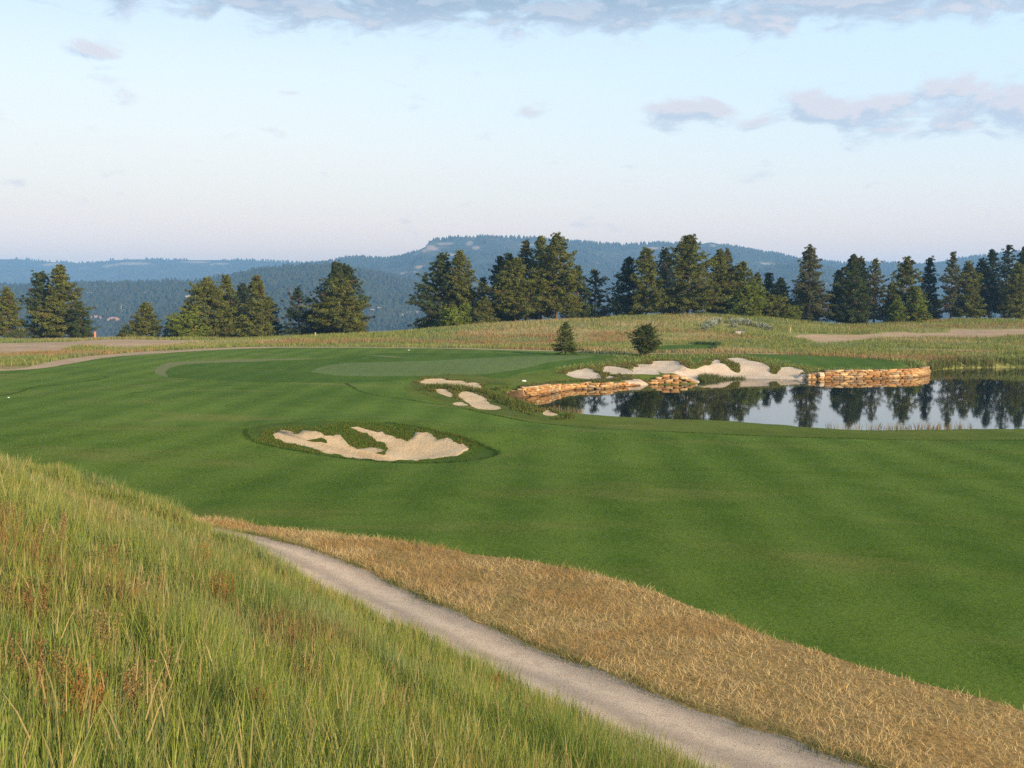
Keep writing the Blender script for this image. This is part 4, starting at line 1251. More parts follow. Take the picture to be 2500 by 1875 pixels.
bm = bmesh.new(); box_bm(bm, (0, 0, 9.6 * u), (25 * u, 16 * u, 1.6 * u)); bm_obj('lid', bm, M['boxlid'], t)
bm = bmesh.new(); box_bm(bm, (-3 * u, -7.15 * u, 4.4 * u), (11 * u, .5 * u, 6 * u), 0, .005); bm_obj('front_panel', bm, M['cream'], t)


def marker(px, py, label, s=.17, cat='marker', name='yardage_marker'):
    gx, gy = G([(px, py)])[0]; gz = float(ground_h(np.array([gx]), np.array([gy]))[0])
    bm = bmesh.new()
    bmesh.ops.create_uvsphere(bm, u_segments=14, v_segments=8, radius=s)
    for v in bm.verts:
        v.co.z = max(v.co.z * .7, -.02) + .02
        v.co.x *= 1.5
    o = bm_obj(name, bm, M['white'])
    for p in o.data.polygons: p.use_smooth = True
    o.location = (gx, gy, gz)
    tag(o, label, cat)


marker(1279, 931, 'small white marker on the turf just above the left stone wall', .2)
marker(998, 855.5, 'tiny white marker at the far side of the putting green by the thin path', .10)
marker(21, 971, 'tiny white marker on the fairway at the left edge of the picture', .07)

# ------------------------------------------------------------------ grasses
def blades(p, h, w, lean, az, col, bend=.35, seg=3, faceaz=None):
    """upright tapered leaves, arrays of equal length; p is (n, 3)"""
    n = len(p)
    if faceaz is None:
        faceaz = az + math.pi / 2
    sd = np.stack([np.cos(faceaz), np.sin(faceaz), np.zeros(n)], 1)
    ld = np.stack([np.cos(az), np.sin(az), np.zeros(n)], 1)
    Vs = []
    for k_ in range(seg):
        t_ = k_ / seg
        c = p + np.array([0, 0, 1.0]) * (h * t_)[:, None] + ld * (h * (lean * t_ + bend * lean * 2 * t_ ** 2))[:, None]
        ww = (w * (1 - .55 * t_ ** 1.5))[:, None] * sd * .5
        Vs += [c - ww, c + ww]
    Vs.append(p + np.array([0, 0, 1.0]) * (h * (1 - .12 * lean))[:, None] + ld * (h * lean * (1 + 2 * bend))[:, None])
    V = np.stack(Vs, 1); m_ = V.shape[1]
    off = (np.arange(n) * m_)[:, None, None]
    q = np.array([(2 * i, 2 * i + 1, 2 * i + 3, 2 * i + 2) for i in range(seg - 1)])
    t3 = np.array([(m_ - 3, m_ - 2, m_ - 1)])
    F = [(q[None] + off).reshape(-1, 4), (t3[None] + off).reshape(-1, 3)] if seg > 1 else [(t3[None] + off).reshape(-1, 3)]
    return V.reshape(-1, 3), F, np.repeat(col, m_, 0)


def join(parts):
    V, Fq, Ft, Cc = [], [], [], []; o_ = 0
    for v, f, c in parts:
        V.append(v); Cc.append(c)
        for a in f:
            (Fq if a.shape[1] == 4 else Ft).append(a + o_)
        o_ += len(v)
    F = []
    if Fq: F.append(np.vstack(Fq))
    if Ft: F.append(np.vstack(Ft))
    return np.vstack(V), F, np.vstack(Cc)


def palette(n, r, pal, wts, var=.2):
    pal = np.array(pal); k_ = r.choice(len(pal), n, p=np.array(wts) / np.sum(wts))
    return pal[k_] * r.uniform(1 - var, 1 + var, (n, 1)) * r.uniform(.93, 1.07, (n, 3))


def on_ground(x, y):
    return np.column_stack([x, y, ground_h(x, y)])


# --- the tall grass of the near bank
r = np.random.default_rng(2024)
rmax, n0 = 46.0, 1000000
rad = np.sqrt(r.uniform(0, 1, n0)) ** 1.35 * rmax + .8
aza = r.uniform(R(-36), R(20), n0)
x, y = rad * np.sin(aza), rad * np.cos(aza)
k = inside(hillP, x, y); x, y = x[k], y[k]
dp = dist_to(pathL, x, y, closed=False, margin=3.0)
k = (dp > .05) & ((dp > .5) | (r.uniform(0, 1, len(x)) < .7)); x, y, dp = x[k], y[k], dp[k]
cl = fbm(x * 1.5, y * 1.5, 300, 3)                         # tufts
k = r.uniform(-.75, .6, len(x)) < cl + .18; x, y, dp, cl = x[k], y[k], dp[k], cl[k]
p = on_ground(x, y); n = len(p); rd = np.hypot(x, y)
zone = fbm(x * .32, y * .32, 310, 3); zone2 = fbm(x * .5, y * .5, 320, 3)
h = r.uniform(.22, .60, n) * (1 + .75 * cl) * (.6 + .4 * sstep(0, .9, dp)) * (1 + .2 * zone) * (1 + .25 * (1 - sstep(1.0, 2.6, dp)) * sstep(24, 28, y))
col = palette(n, r, [(.205, .268, .048), (.280, .315, .066), (.12, .190, .036), (.37, .36, .115), (.46, .40, .18), (.20, .265, .125)], [4, 3.6, 2.0, 2.2, .8, 1.5])
grey = sstep(.1, .45, zone)[:, None]; col = col * (1 - .55 * grey) + np.array([.23, .29, .135]) * .55 * grey
grn = sstep(.1, .4, fbm(x * .6 + 40, y * .6, 330, 3))[:, None]; col = col * (1 - .5 * grn) + np.array([.095, .175, .030]) * .5 * grn
rus = (sstep(.14, .42, zone2) * (r.uniform(0, 1, n) < .36))[:, None]; col = col * (1 - rus) + np.array([.33, .19, .085]) * r.uniform(.6, 1.25, (n, 1)) * rus
far = sstep(14, 28, rd)[:, None]; col = col * (1 - .12 * far) + np.array([.36, .34, .14]) * .12 * far
wd = r.uniform(.0022, .0048, n) * (1 + rd / 11)
az = r.uniform(0, 2 * math.pi, n)
parts = [blades(p, h, wd, r.uniform(.02, .22, n), az, col, .45, 3, r.uniform(0, 6.28, n))]
# --- thin stalks with long seed heads
ns = 3600
idx = r.choice(n, ns, replace=False); q = p[idx].copy(); rq = rd[idx]
hs = r.uniform(.45, .82, ns) * (.6 + .4 * sstep(0, .9, dp[idx])); aq = r.uniform(0, 6.28, ns); lq = r.uniform(.02, .22, ns)
cq = palette(ns, r, [(.34, .27, .12), (.26, .24, .09), (.40, .31, .17), (.30, .20, .11)], [3, 3, 2, 1])
parts.append(blades(q, hs, np.full(ns, .0020) * (1 + rq / 12), lq, aq, cq, .2, 3, r.uniform(0, 6.28, ns)))
tip = q + np.array([0, 0, 1.0]) * (hs * .76)[:, None] + np.stack([np.cos(aq), np.sin(aq), 0 * aq], 1) * (hs * (lq * .72 + .4 * lq * .52))[:, None]
cq2 = palette(ns, r, [(.46, .38, .17), (.42, .37, .14), (.52, .42, .22), (.36, .25, .13)], [3, 2.6, 2, .7])
for fz in (0, 1.57):
    parts.append(blades(tip, hs * .24, r.uniform(.0026, .0044, ns) * (1 + rq / 12), lq * 1.5, aq, cq2, .25, 2, aq * 0 + fz + r.uniform(0, 1, ns)))
v, f, c = join(parts)
o = mesh_np('tall_grass', v, f, M['grass'], None, c)
tag(o, 'tall uncut grass with pale seed heads covering the near bank', None, None, 'stuff')

# --- rusty weeds scattered through it, one clump each
def weed(px, py, size, tint, seed, label):
    r_ = np.random.default_rng(seed)
    gx, gy = G([(px, py)])[0]
    gz = float(ground_h(np.array([gx]), np.array([gy]))[0])
    ns_ = 16; a_ = r_.uniform(0, 6.28, ns_); sp = r_.uniform(.02, .36, ns_) * size
    segs, cl_ = [], []
    for i in range(ns_):
        b0 = np.array([math.cos(a_[i]) * sp[i] * .5, math.sin(a_[i]) * sp[i] * .5, -.05])
        b1 = np.array([math.cos(a_[i]) * sp[i], math.sin(a_[i]) * sp[i], size * r_.uniform(.6, 1.0)])
        segs.append((tuple(b0), tuple(b1), .005, .002))
        for s_ in np.linspace(.45, 1, 7):
            cl_.append(b0 + (b1 - b0) * s_)
    cl_ = np.array(cl_); nf = 12
    pp = np.repeat(cl_, nf, 0) + r_.normal(0, .026 * size, (len(cl_) * nf, 3))
    d = r_.normal(0, 1, pp.shape) + np.array([0, 0, .6]); d /= np.linalg.norm(d, axis=1)[:, None]
    s_ = np.cross(d, r_.normal(0, 1, d.shape)); s_ /= np.linalg.norm(s_, axis=1)[:, None]
    ln = r_.uniform(.015, .032, (len(pp), 1)) * size * 1.2
    V_ = np.stack([pp - d * ln * .5, pp + s_ * ln * .3, pp + d * ln * .5, pp - s_ * ln * .3], 1).reshape(-1, 3)
    cc_ = np.repeat(np.array(tint) * r_.uniform(.7, 1.3, (len(pp), 1)), 4, 0)
    t_ = thing('dock_weed', (gx, gy, gz), label, 'weed', 'rusty weeds in the tall grass')
    mesh_np('foliage', V_, np.arange(len(pp) * 4).reshape(-1, 4), M['grass'], t_, cc_)  # these flakes are the weed's seed heads along its upper stems
    tv_, tq_, tc_ = tubes(segs, 4)
    mesh_np('stems', tv_, [tq_, tc_], M['weedstem'], t_)


M['weedstem'] = plain_mat('weed_stem', (.22, .13, .06), (.30, .19, .09), 9)
RUST = (.36, .165, .05); BROWN = (.29, .185, .075); PINK = (.36, .245, .125)
WEEDS = [(505, 1420, .62, RUST, 'tallest orange rust weed, nearest the gravel path'), (540, 1500, .5, RUST, 'orange rust weed just below the tallest one'), (585, 1450, .45, BROWN, 'brown weed right of the orange rust pair'),
         (270, 1420, .55, BROWN, 'brown weed left of the orange rust pair'), (235, 1460, .45, PINK, 'pinkish brown weed among the tall grass left of centre'), (345, 1500, .5, PINK, 'pinkish weed below the brown one'),
         (300, 1500, .5, BROWN, 'dull brown weed beside the pinkish one'), (390, 1530, .45, BROWN, 'dull brown weed in the thick of the near grass'), (130, 1350, .5, PINK, 'pinkish weed high on the bank at the left'),
         (25, 1310, .5, PINK, 'pinkish weed at the left frame edge, high on the bank'), (240, 1610, .42, PINK, 'small pinkish weed low in the near grass'), (95, 1740, .42, BROWN, 'brown weed near the bottom left corner'),
         (170, 1850, .38, RUST, 'orange rust weed at the bottom left'), (235, 1860, .35, RUST, 'smaller orange rust weed at the bottom left'), (650, 1850, .36, RUST, 'orange weed at the bottom below the seed heads'),
         (340, 1780, .4, PINK, 'pale pinkish weed at the bottom among seed heads'), (955, 1800, .45, BROWN, 'brown weed at the bottom centre of the grass'), (1290, 1800, .45, PINK, 'pinkish weed near the path at the bottom'),
         (1400, 1840, .45, BROWN, 'brown weed by the path at the bottom'), (745, 1700, .4, PINK, 'lone pink curled weed in the middle of the near grass'), (1215, 1690, .4, RUST, 'small rust weed where the grass thins to the path'),
         (420, 1360, .45, BROWN, 'brown weed above the tallest orange one'), (70, 1500, .45, BROWN, 'brown weed at the left side halfway down the bank')]
for i, (px, py, sz, tint, lab) in enumerate(WEEDS):
    weed(px, py + 26, sz * 1.3, tint, 500 + i, lab)

r = np.random.default_rng(9)
# --- straw stubble
n0 = 260000
x = r.uniform(-16, 14, n0); y = r.uniform(13, 40, n0)
k = inside(strawP, x, y); x, y = x[k], y[k]
k = r.uniform(-.5, .5, len(x)) < fbm(x * 1.3, y * 1.3, 400, 3) + .22; x, y = x[k], y[k]
p = on_ground(x, y); n = len(p)
db = dist_to(strawB, x, y, closed=False, margin=2.0)
zs = fbm(x * .5, y * .5, 410, 3)
col = palette(n, r, [(.68, .51, .23), (.56, .39, .15), (.80, .64, .35), (.36, .23, .09), (.23, .24, .08)], [4, 2.6, 3, 1.5, .4])
dk = sstep(.0, .35, zs)[:, None] * .75; col = col * (1 - dk) + np.array([.44, .275, .105]) * dk
z2 = fbm(x * .9 + 7, y * .9, 415, 3); pl = sstep(.1, .4, z2)[:, None] * .6; col = col * (1 - pl) + np.array([.66, .50, .27]) * pl
gr = sstep(.2, .45, fbm(x * .8 + 70, y * .8, 416, 3) + .25 * (1 - sstep(.1, 1.0, db)))[:, None] * .5; col = col * (1 - gr) + np.array([.20, .21, .07]) * gr
parts = [blades(p, r.uniform(.07, .20, n) * (1 + .8 * zs + .6 * z2), r.uniform(.006, .013, n), r.uniform(.1, 1.5, n), r.uniform(0, 6.28, n), col, .2, 2, r.uniform(0, 6.28, n))]
v, f, c = join(parts)
o = mesh_np('straw_stubble', v, f, M['grass'], None, c)
tag(o, 'cut golden straw stubble between the path and the fairway', None, None, 'stuff')
# --- green verge tufts where straw meets gravel, and strays on the path side
n0 = 15000
i = r.integers(0, len(strawB) - 1, n0); u = r.uniform(0, 1, n0)
pp = strawB[i] * (1 - u)[:, None] + strawB[i + 1] * u[:, None] + nrm[i] * (r.normal(-.08, .17, n0))[:, None]
x, y = pp[:, 0], pp[:, 1]
k = (r.uniform(-.5, .5, n0) < fbm(x * .9, y * .9, 430, 3) - .02) & (y > 10) & (x > -20); x, y = x[k], y[k]
p = on_ground(x, y); n = len(p)
col = palette(n, r, [(.12, .155, .045), (.17, .19, .06), (.34, .28, .12)], [3, 2, 2])
v, f, c = blades(p, r.uniform(.05, .14, n), r.uniform(.006, .012, n), r.uniform(.1, .9, n), r.uniform(0, 6.28, n), col, .2, 2)
o = mesh_np('verge_grass', v, f, M['grass'], None, c)
tag(o, 'dull green tufts along the straw edge of the gravel path', None, None, 'stuff')

# --- loose gravel on the path
r = np.random.default_rng(314)
n0 = 4500
i = r.integers(0, len(strawB) - 1, n0); tt = r.uniform(0, 1, n0); tt = np.where(r.uniform(0, 1, n0) < .55, tt ** 2 * .4, tt)
q = strawB[i] + nrm[i] * (2.7 * tt)[:, None] + r.normal(0, .12, (n0, 2))
k = (q[:, 1] > 11) & (q[:, 1] < 36) & inside(pathP, q[:, 0], q[:, 1]); q = q[k]; p = on_ground(q[:, 0], q[:, 1]); n = len(p)
oct_ = np.array([(1, 0, 0), (0, 1, 0), (-1, 0, 0), (0, -1, 0), (0, 0, .8), (0, 0, -.4)], float)
s_ = r.uniform(.005, .014, n) * (p[:, 1] / 16) ** .5
V = p[:, None] + oct_[None] * s_[:, None, None] * r.uniform(.6, 1.4, (n, 6, 1)) + np.array([0, 0, .002])
Ft = np.array([(0, 1, 4), (1, 2, 4), (2, 3, 4), (3, 0, 4), (1, 0, 5), (2, 1, 5), (3, 2, 5), (0, 3, 5)])
o = mesh_np('loose_gravel', V.reshape(-1, 3), (Ft[None] + (np.arange(n) * 6)[:, None, None]).reshape(-1, 3), M['pebble'])
tag(o, 'loose grey gravel strewn over the cart path', None, None, 'stuff')

# --- wild grass beyond the course
def scatter_poly(polys, n, r_, jitter=0):
    out = []
    for poly in polys:
        lo, hi = poly.min(0), poly.max(0)
        q_ = r_.uniform(lo, hi, (n, 2))
        out.append(q_[inside(poly, q_[:, 0], q_[:, 1])])
    return np.vstack(out)


r = np.random.default_rng(77)
n0 = 420000
yy = r.uniform(128, 262, n0); xx = r.uniform(-.56, .56, n0) * yy
bad = inside(roadP, xx, yy) | inside(roadrP, xx, yy) | inside(cpathP, xx, yy) | inside(fairP, xx, yy) | inside(teeP, xx, yy) | inside(padP, xx, yy) | inside(pond, xx, yy) | inside(apronP, xx, yy) | inside(greenP, xx, yy)
for s_ in (sandM, sand1, sand2, sand3, sand4): bad |= inside(s_, xx, yy)
xx, yy = xx[~bad], yy[~bad]
d1 = dist_to(roadP, xx, yy, margin=2.5); d2 = dist_to(roadrP, xx, yy, margin=2.5); d3 = dist_to(pond, xx, yy, margin=1.6)
cl = fbm(xx * .16, yy * .22, 500, 4)
k = (np.minimum(np.minimum(d1, d2), 2.5) > r.uniform(0, 1.6, len(xx))) & (d3 > .5) & (r.uniform(-.7, .6, len(xx)) < cl + .2)
short = (yy < 152) & (xx > 0) & (xx < 52)
k &= ~short | (r.uniform(0, 1, len(xx)) < .35)
xx, yy, cl = xx[k], yy[k], cl[k]; short = short[k]
p = on_ground(xx, yy); n = len(p)
za = fbm(xx * .030, yy * .085, 510, 4); zb_ = fbm(xx * .035 + 5, yy * .095, 520, 4)
col = palette(n, r, [(.20, .245, .062), (.26, .285, .085), (.14, .19, .052), (.38, .32, .15)], [4, 3, 2, 1.4])
rs = sstep(.08, .4, za)[:, None] * (r.uniform(0, 1, (n, 1)) < .75); col = col * (1 - rs) + np.array([.36, .215, .115]) * r.uniform(.75, 1.2, (n, 1)) * rs
st = sstep(.10, .42, zb_)[:, None] * (r.uniform(0, 1, (n, 1)) < .8); col = col * (1 - st) + np.array([.42, .34, .18]) * r.uniform(.8, 1.15, (n, 1)) * st
bl = sstep(.15, .4, fbm(xx * .07 + 9, yy * .1, 530, 3))[:, None] * .6; col = col * (1 - bl) + np.array([.18, .25, .11]) * bl
h = r.uniform(.3, .75, n) * (1 + .5 * cl) * np.where(short, .55, 1)
h *= np.where(yy > 205, 1.15, 1)
v, f, c = blades(p, h, r.uniform(.05, .11, n), r.uniform(.05, .4, n), r.uniform(0, 6.28, n), col, .3, 2, r.uniform(0, 6.28, n))
o = mesh_np('wild_grass', v, f, M['grass'], None, c)
tag(o, 'tall green, straw and russet prairie grass beyond the course', None, None, 'stuff')

# --- reeds on the far right shore, and rushes on the near shore
n0 = 26000
i = r.integers(0, len(pond) - 1, n0); q = pond[i] + r.normal(0, .15, (n0, 2))
nn_ = pond - pond.mean(0); nn_ /= np.linalg.norm(nn_, axis=1)[:, None]
q = q + nn_[i] * r.uniform(-.15, 1.8, n0)[:, None]
x, y = q[:, 0], q[:, 1]
far_s = (y > 138) & (x > 61); near_s = (y < 90) & ((np.abs(x - 3) < 3.2) | (np.abs(x - 30.5) < 5.5))
k = (far_s | (near_s & (r.uniform(0, 1, n0) < .8))) & (r.uniform(-.5, .5, n0) < fbm(x * .4, y * .4, 610, 3) + .15)
x, y, far_s = x[k], y[k], far_s[k]
p = on_ground(x, y); p[:, 2] = np.maximum(p[:, 2], -.1); n = len(p)
col = np.where(far_s[:, None], palette(n, r, [(.14, .17, .05), (.10, .14, .04), (.27, .22, .10)], [3, 3, 1]), palette(n, r, [(.33, .22, .15), (.30, .25, .12), (.16, .18, .07)], [2, 2, 1]))
v, f, c = blades(p, np.where(far_s, r.uniform(.7, 1.5, n), r.uniform(.35, .85, n)), np.where(far_s, r.uniform(.04, .08, n), r.uniform(.02, .045, n)), r.uniform(.02, .25, n), r.uniform(0, 6.28, n), col, .3, 2, r.uniform(0, 6.28, n))
o = mesh_np('shore_reeds', v, f, M['grass'], None, c)
tag(o, 'reeds and rushes standing along the pond shore', None, None, 'stuff')

# --- fescue on the bunker lips and banks
parts = []


def lip(poly, n, width, hmin, hmax, w, pal, wts, seed, excl=(), clump=.35, inner=.15, sel=None, lean=.35):
    r_ = np.random.default_rng(seed)
    i_ = r_.integers(0, len(poly), n)
    t_ = np.roll(poly, -1, 0) - np.roll(poly, 1, 0); t_ /= np.linalg.norm(t_, axis=1)[:, None] + 1e-9
    n_ = np.stack([t_[:, 1], -t_[:, 0]], 1)
    a2 = 0.5 * np.sum(poly[:, 0] * np.roll(poly[:, 1], -1) - np.roll(poly[:, 0], -1) * poly[:, 1])
    if a2 < 0: n_ = -n_
    q_ = poly[i_] + n_[i_] * (r_.uniform(-inner, width, n))[:, None] + r_.normal(0, .1, (n, 2))
    x_, y_ = q_[:, 0], q_[:, 1]
    k_ = r_.uniform(-.5, .5, n) < fbm(x_ * .9, y_ * .9, seed, 3) + clump
    for e_ in excl: k_ &= ~inside(e_, x_, y_) | (r_.uniform(0, 1, n) < .05)
    if sel is not None: k_ &= sel(x_, y_)
    x_, y_ = x_[k_], y_[k_]
    if not len(x_): return
    parts.append(blades(on_ground(x_, y_), r_.uniform(hmin, hmax, len(x_)), r_.uniform(.6, 1.3, len(x_)) * w, r_.uniform(.1, lean + .2, len(x_)), r_.uniform(0, 6.28, len(x_)), palette(len(x_), r_, pal, wts), .3, 2, r_.uniform(0, 6.28, len(x_))))


GR = [(.085, .140, .020), (.130, .180, .034), (.23, .20, .065), (.27, .17, .065)]
yc = sandB1[:, 1].mean()
lip(sandB1, 16000, .7, .06, .15, .030, GR, [3, 3, 1.2, 1.0], 701, [sandB1], .3, sel=lambda a_, b_: b_ > yc - 2.0)
lip(sandB1, 6000, .35, .02, .06, .03, GR, [4, 3, .3, .1], 702, [sandB1], .2)
q = scatter_poly([roughB1], 60000, r); q = q[~inside(sandB1, q[:, 0], q[:, 1])]
p = on_ground(q[:, 0], q[:, 1]); n = len(p)
edge_front = sstep(0, 1.6, dist_to(sandB1, q[:, 0], q[:, 1], margin=3))
tall = (q[:, 1] > yc - 1.5)
near_ = dist_to(sandB1, q[:, 0], q[:, 1], margin=3) < np.where(tall, 1.0, .35) + .5 * fbm(q[:, 0] * .8, q[:, 1] * .8, 715, 2)
q, p, tall = q[near_], p[near_], tall[near_]; n = len(p)
parts.append(blades(p, np.where(tall, r.uniform(.04, .12, n), r.uniform(.015, .045, n)), r.uniform(.02, .045, n), r.uniform(.1, .6, n), r.uniform(0, 6.28, n),
                    np.where(tall[:, None], palette(n, r, GR, [4, 3.5, .7, .3]), palette(n, r, GR, [4, 2, .05, .02])), .3, 2, r.uniform(0, 6.28, n)))
for poly in islB1:
    q = scatter_poly([poly], 1600, r); p = on_ground(q[:, 0], q[:, 1]); n = len(p)
    parts.append(blades(p, r.uniform(.03, .09, n), r.uniform(.02, .045, n), r.uniform(.1, .6, n), r.uniform(0, 6.28, n), palette(n, r, GR, [3, 3, 1, .6]), .3, 2, r.uniform(0, 6.28, n)))
v, f, c = join(parts)
tag(mesh_np('bunker_grass', v, f, M['grass'], None, c), 'shaggy grass on the lips and tongues of the fairway bunker', None, None, 'stuff')
parts = []
DR = [(.080, .118, .022), (.135, .165, .038), (.27, .215, .08), (.24, .14, .06)]
q = scatter_poly([bankP], 60000, r); k = np.ones(len(q), bool)
ridge = curve(G([(1085, 948), (1150, 955), (1210, 968), (1270, 985), (1330, 1003), (1385, 1018)]), closed=False, step=.5)
for s_ in (sandA, sandBB, sandC, sandD, sandE): k &= ~inside(s_, q[:, 0], q[:, 1])
q = q[k]; dn = fbm(q[:, 0] * .5, q[:, 1] * .5, 720, 3); q = q[dn + .8 * (1 - sstep(1.0, 3.5, dist_to(ridge, q[:, 0], q[:, 1], closed=False, margin=6.0))) > .3]
p = on_ground(q[:, 0], q[:, 1]); n = len(p)
dr_ = dist_to(ridge, q[:, 0], q[:, 1], closed=False, margin=6.0)
kf_ = np.minimum.reduce([dist_to(s_, p[:, 0], p[:, 1] + .9, margin=1.0) for s_ in (sandBB, sandC, sandD, sandE)]) > .9
p, dr_ = p[kf_], dr_[kf_]; n = len(p)
parts.append(blades(p, r.uniform(.06, .2, n) + r.uniform(0, .6, n) * (1 - sstep(.8, 3.0, dr_)), r.uniform(.03, .07, n), r.uniform(.1, .6, n), r.uniform(0, 6.28, n), palette(n, r, DR, [4, 3.4, .9, .4]), .3, 2, r.uniform(0, 6.28, n)))
for poly in (sandA, sandBB, sandC, sandE):
    my_ = poly[:, 1].mean()
    lip(poly, 2500, .5, .08, .28, .05, DR, [3, 2.5, 1.4, 1.2], 730, [sandA, sandBB, sandC, sandD, sandE], .3, sel=lambda a_, b_: b_ > my_)
v, f, c = join(parts)
tag(mesh_np('bank_grass', v, f, M['grass'], None, c), 'dark shaggy grass on the bank at the left tip of the pond', None, None, 'stuff')
parts = []
SA = (sandM, sand1, sand2, sand3, sand4)
for j_, poly in enumerate(SA):
    my_ = poly[:, 1].mean()
    lip(poly, 9000 if j_ in (0, 2) else 2500, 1.2, .12, .40, .06, DR, [2.4, 2.4, 2.4, 1.5], 740 + j_, SA + (pond,), .22, sel=lambda a_, b_: (b_ > my_ - 1.0))
q = scatter_poly([tuftI], 5000, r); p = on_ground(q[:, 0], q[:, 1]); n = len(p)
parts.append(blades(p, r.uniform(.3, .85, n), r.uniform(.04, .08, n), r.uniform(.05, .5, n), r.uniform(0, 6.28, n), palette(n, r, [(.085, .125, .035), (.13, .16, .05), (.22, .19, .09)], [3, 3, 1]), .3, 2, r.uniform(0, 6.28, n)))
for line, n_, w_ in ((wallL, 9000, 1.6), (wallR, 4000, .9)):       # grass hanging over the wall tops
    i = r.integers(0, len(line), n_); d = np.gradient(line, axis=0); d /= np.linalg.norm(d, axis=1)[:, None]
    nv = np.stack([-d[:, 1], d[:, 0]], 1); s_ = np.sign(((pond.mean(0) - line) * nv).sum(1)); nv *= -s_[:, None]
    q = line[i] + nv[i] * r.uniform(.75, .75 + w_, n_)[:, None] + r.normal(0, .15, (n_, 2))
    k = r.uniform(-.5, .5, n_) < fbm(q[:, 0] * .6, q[:, 1] * .6, 760, 3) + .2; q = q[k]
    p = on_ground(q[:, 0], q[:, 1]); n = len(p)
    parts.append(blades(p, r.uniform(.12, .42, n), r.uniform(.03, .07, n), r.uniform(.1, .5, n), r.uniform(0, 6.28, n), palette(n, r, [(.10, .135, .04), (.26, .21, .10), (.07, .10, .03)], [3, 2 if line is wallL else .6, 2]), .3, 2, r.uniform(0, 6.28, n)))
v, f, c = join(parts)
tag(mesh_np('waterside_grass', v, f, M['grass'], None, c), 'dry shaggy grass fringing the sand face and the stone walls', None, None, 'stuff')

# --- edges of the cuts: where one mowing height meets the next longer grass stands in a thin line; its dark colour carries the step's shade
parts = []
edges_ = [(G([(-30, 969), (0, 967), (45, 958), (90, 945), (181, 936), (249, 924), (262, 920)]), .085), (G([(316, 961), (400, 951), (460, 945), (520, 941), (590, 940)]), .05),
          (G([(846, 936), (877, 954), (925, 966), (1000, 976), (1127, 996), (1221, 1017), (1348, 1036), (1506, 1049), (1700, 1058), (1803, 1063), (2007, 1069), (2170, 1072), (2500, 1074), (2600, 1074)]), .075),
          (G([(600, 1048), (601, 1062), (625, 1080), (661, 1088), (740, 1103), (835, 1117), (930, 1127), (1025, 1131), (1120, 1127), (1195, 1116), (1218, 1104)]), .13),
          (G([(940, 1030), (1025, 1043), (1120, 1063), (1183, 1086), (1216, 1102)]), .07), (G([(290, 920), (360, 922), (420, 925), (560, 933)]), .04)]
for e_, hh in edges_:
    ln_ = curve(e_, closed=False, step=.4)
    nn = len(ln_) * 26
    i = r.integers(0, len(ln_) - 1, nn); u = r.uniform(0, 1, (nn, 1))
    q = ln_[i] * (1 - u) + ln_[i + 1] * u + r.normal(0, .10, (nn, 2))
    q = q[r.uniform(-.6, .5, nn) < fbm(q[:, 0] * .25, q[:, 1] * .25, 800, 3) + .25]
    p = on_ground(q[:, 0], q[:, 1]); n = len(p)
    parts.append(blades(p, r.uniform(.5, 1.2, n) * hh, r.uniform(.02, .05, n), r.uniform(.1, .5, n), r.uniform(0, 6.28, n), palette(n, r, [(.040, .080, .014), (.060, .105, .020)], [2, 1]), .3, 2, r.uniform(0, 6.28, n)))
e_ = curve(G([(1700, 841), (1752, 842), (1749, 850), (1738, 858)]), closed=False, step=.4)      # tall grass edge of the far pad, its shadow side put into the colour
i = r.integers(0, len(e_), 5000); q = e_[i] + r.normal(0, .25, (5000, 2)); p = on_ground(q[:, 0], q[:, 1])
parts.append(blades(p, r.uniform(.25, .7, 5000), r.uniform(.05, .09, 5000), r.uniform(.05, .3, 5000), r.uniform(0, 6.28, 5000), palette(5000, r, [(.045, .085, .03), (.07, .11, .035)], [2, 1]), .3, 2, r.uniform(0, 6.28, 5000)))
v, f, c = join(parts)
tag(mesh_np('edge_grass', v, f, M['grass'], None, c), 'longer grass standing along the mowing edges, coloured dark for the shade there', None, None, 'stuff')

# --- the mown turf itself, close enough to see its grain
n0 = 620000
yy = 17 * (72 / 17.0) ** r.uniform(0, 1, n0); xx = r.uniform(-.56, .56, n0) * yy
k = inside(fairP, xx, yy) & ~inside(roughB1, xx, yy); xx, yy = xx[k], yy[k]
mot = fbm(xx * .8, yy * .5, 900, 3); k = r.uniform(-.9, .5, len(xx)) < mot + .1; xx, yy, mot = xx[k], yy[k], mot[k]
p = on_ground(xx, yy); n = len(p); sc_ = yy / 25.0
ph_ = np.sin((xx - .047 * yy + .8 * vnoise(xx * .03, yy * .03, 4)) * 2 * math.pi / 4.2)
az_ = np.where(ph_ > 0, 1.52, -1.62) + r.normal(0, 1.1, n)               # the roller lays the leaves away in one pass, back in the next
col = palette(n, r, [(.062, .128, .015), (.100, .176, .025), (.155, .215, .042), (.23, .21, .07)], [3, 4, 2, .4])
v, f, c = blades(p, r.uniform(.018, .042, n) * sc_ ** .6, r.uniform(.006, .013, n) * sc_, r.uniform(.3, 1.1, n), az_, col, .2, 1, r.uniform(0, 6.28, n))
o = mesh_np('fairway_turf', v, f, M['grass'], None, c)
tag(o, 'short mown grass leaves of the near fairway', None, None, 'stuff')

# ------------------------------------------------------------------ sky, sun, air
SUN_EL, SUN_AZ = R(17.0), R(136.0)          # azimuth clockwise from the viewing direction (+Y): low, from behind the right shoulder
sun_dir = Vector((math.sin(SUN_AZ) * math.cos(SUN_EL), math.cos(SUN_AZ) * math.cos(SUN_EL), math.sin(SUN_EL)))
sd = bpy.data.lights.new('sun', 'SUN'); sd.energy = 4.8; sd.angle = R(0.53); sd.color = (1.0, .77, .50)
so = bpy.data.objects.new('sun', sd); C.objects.link(so)
so.rotation_euler = sun_dir.to_track_quat('Z', 'Y').to_euler()

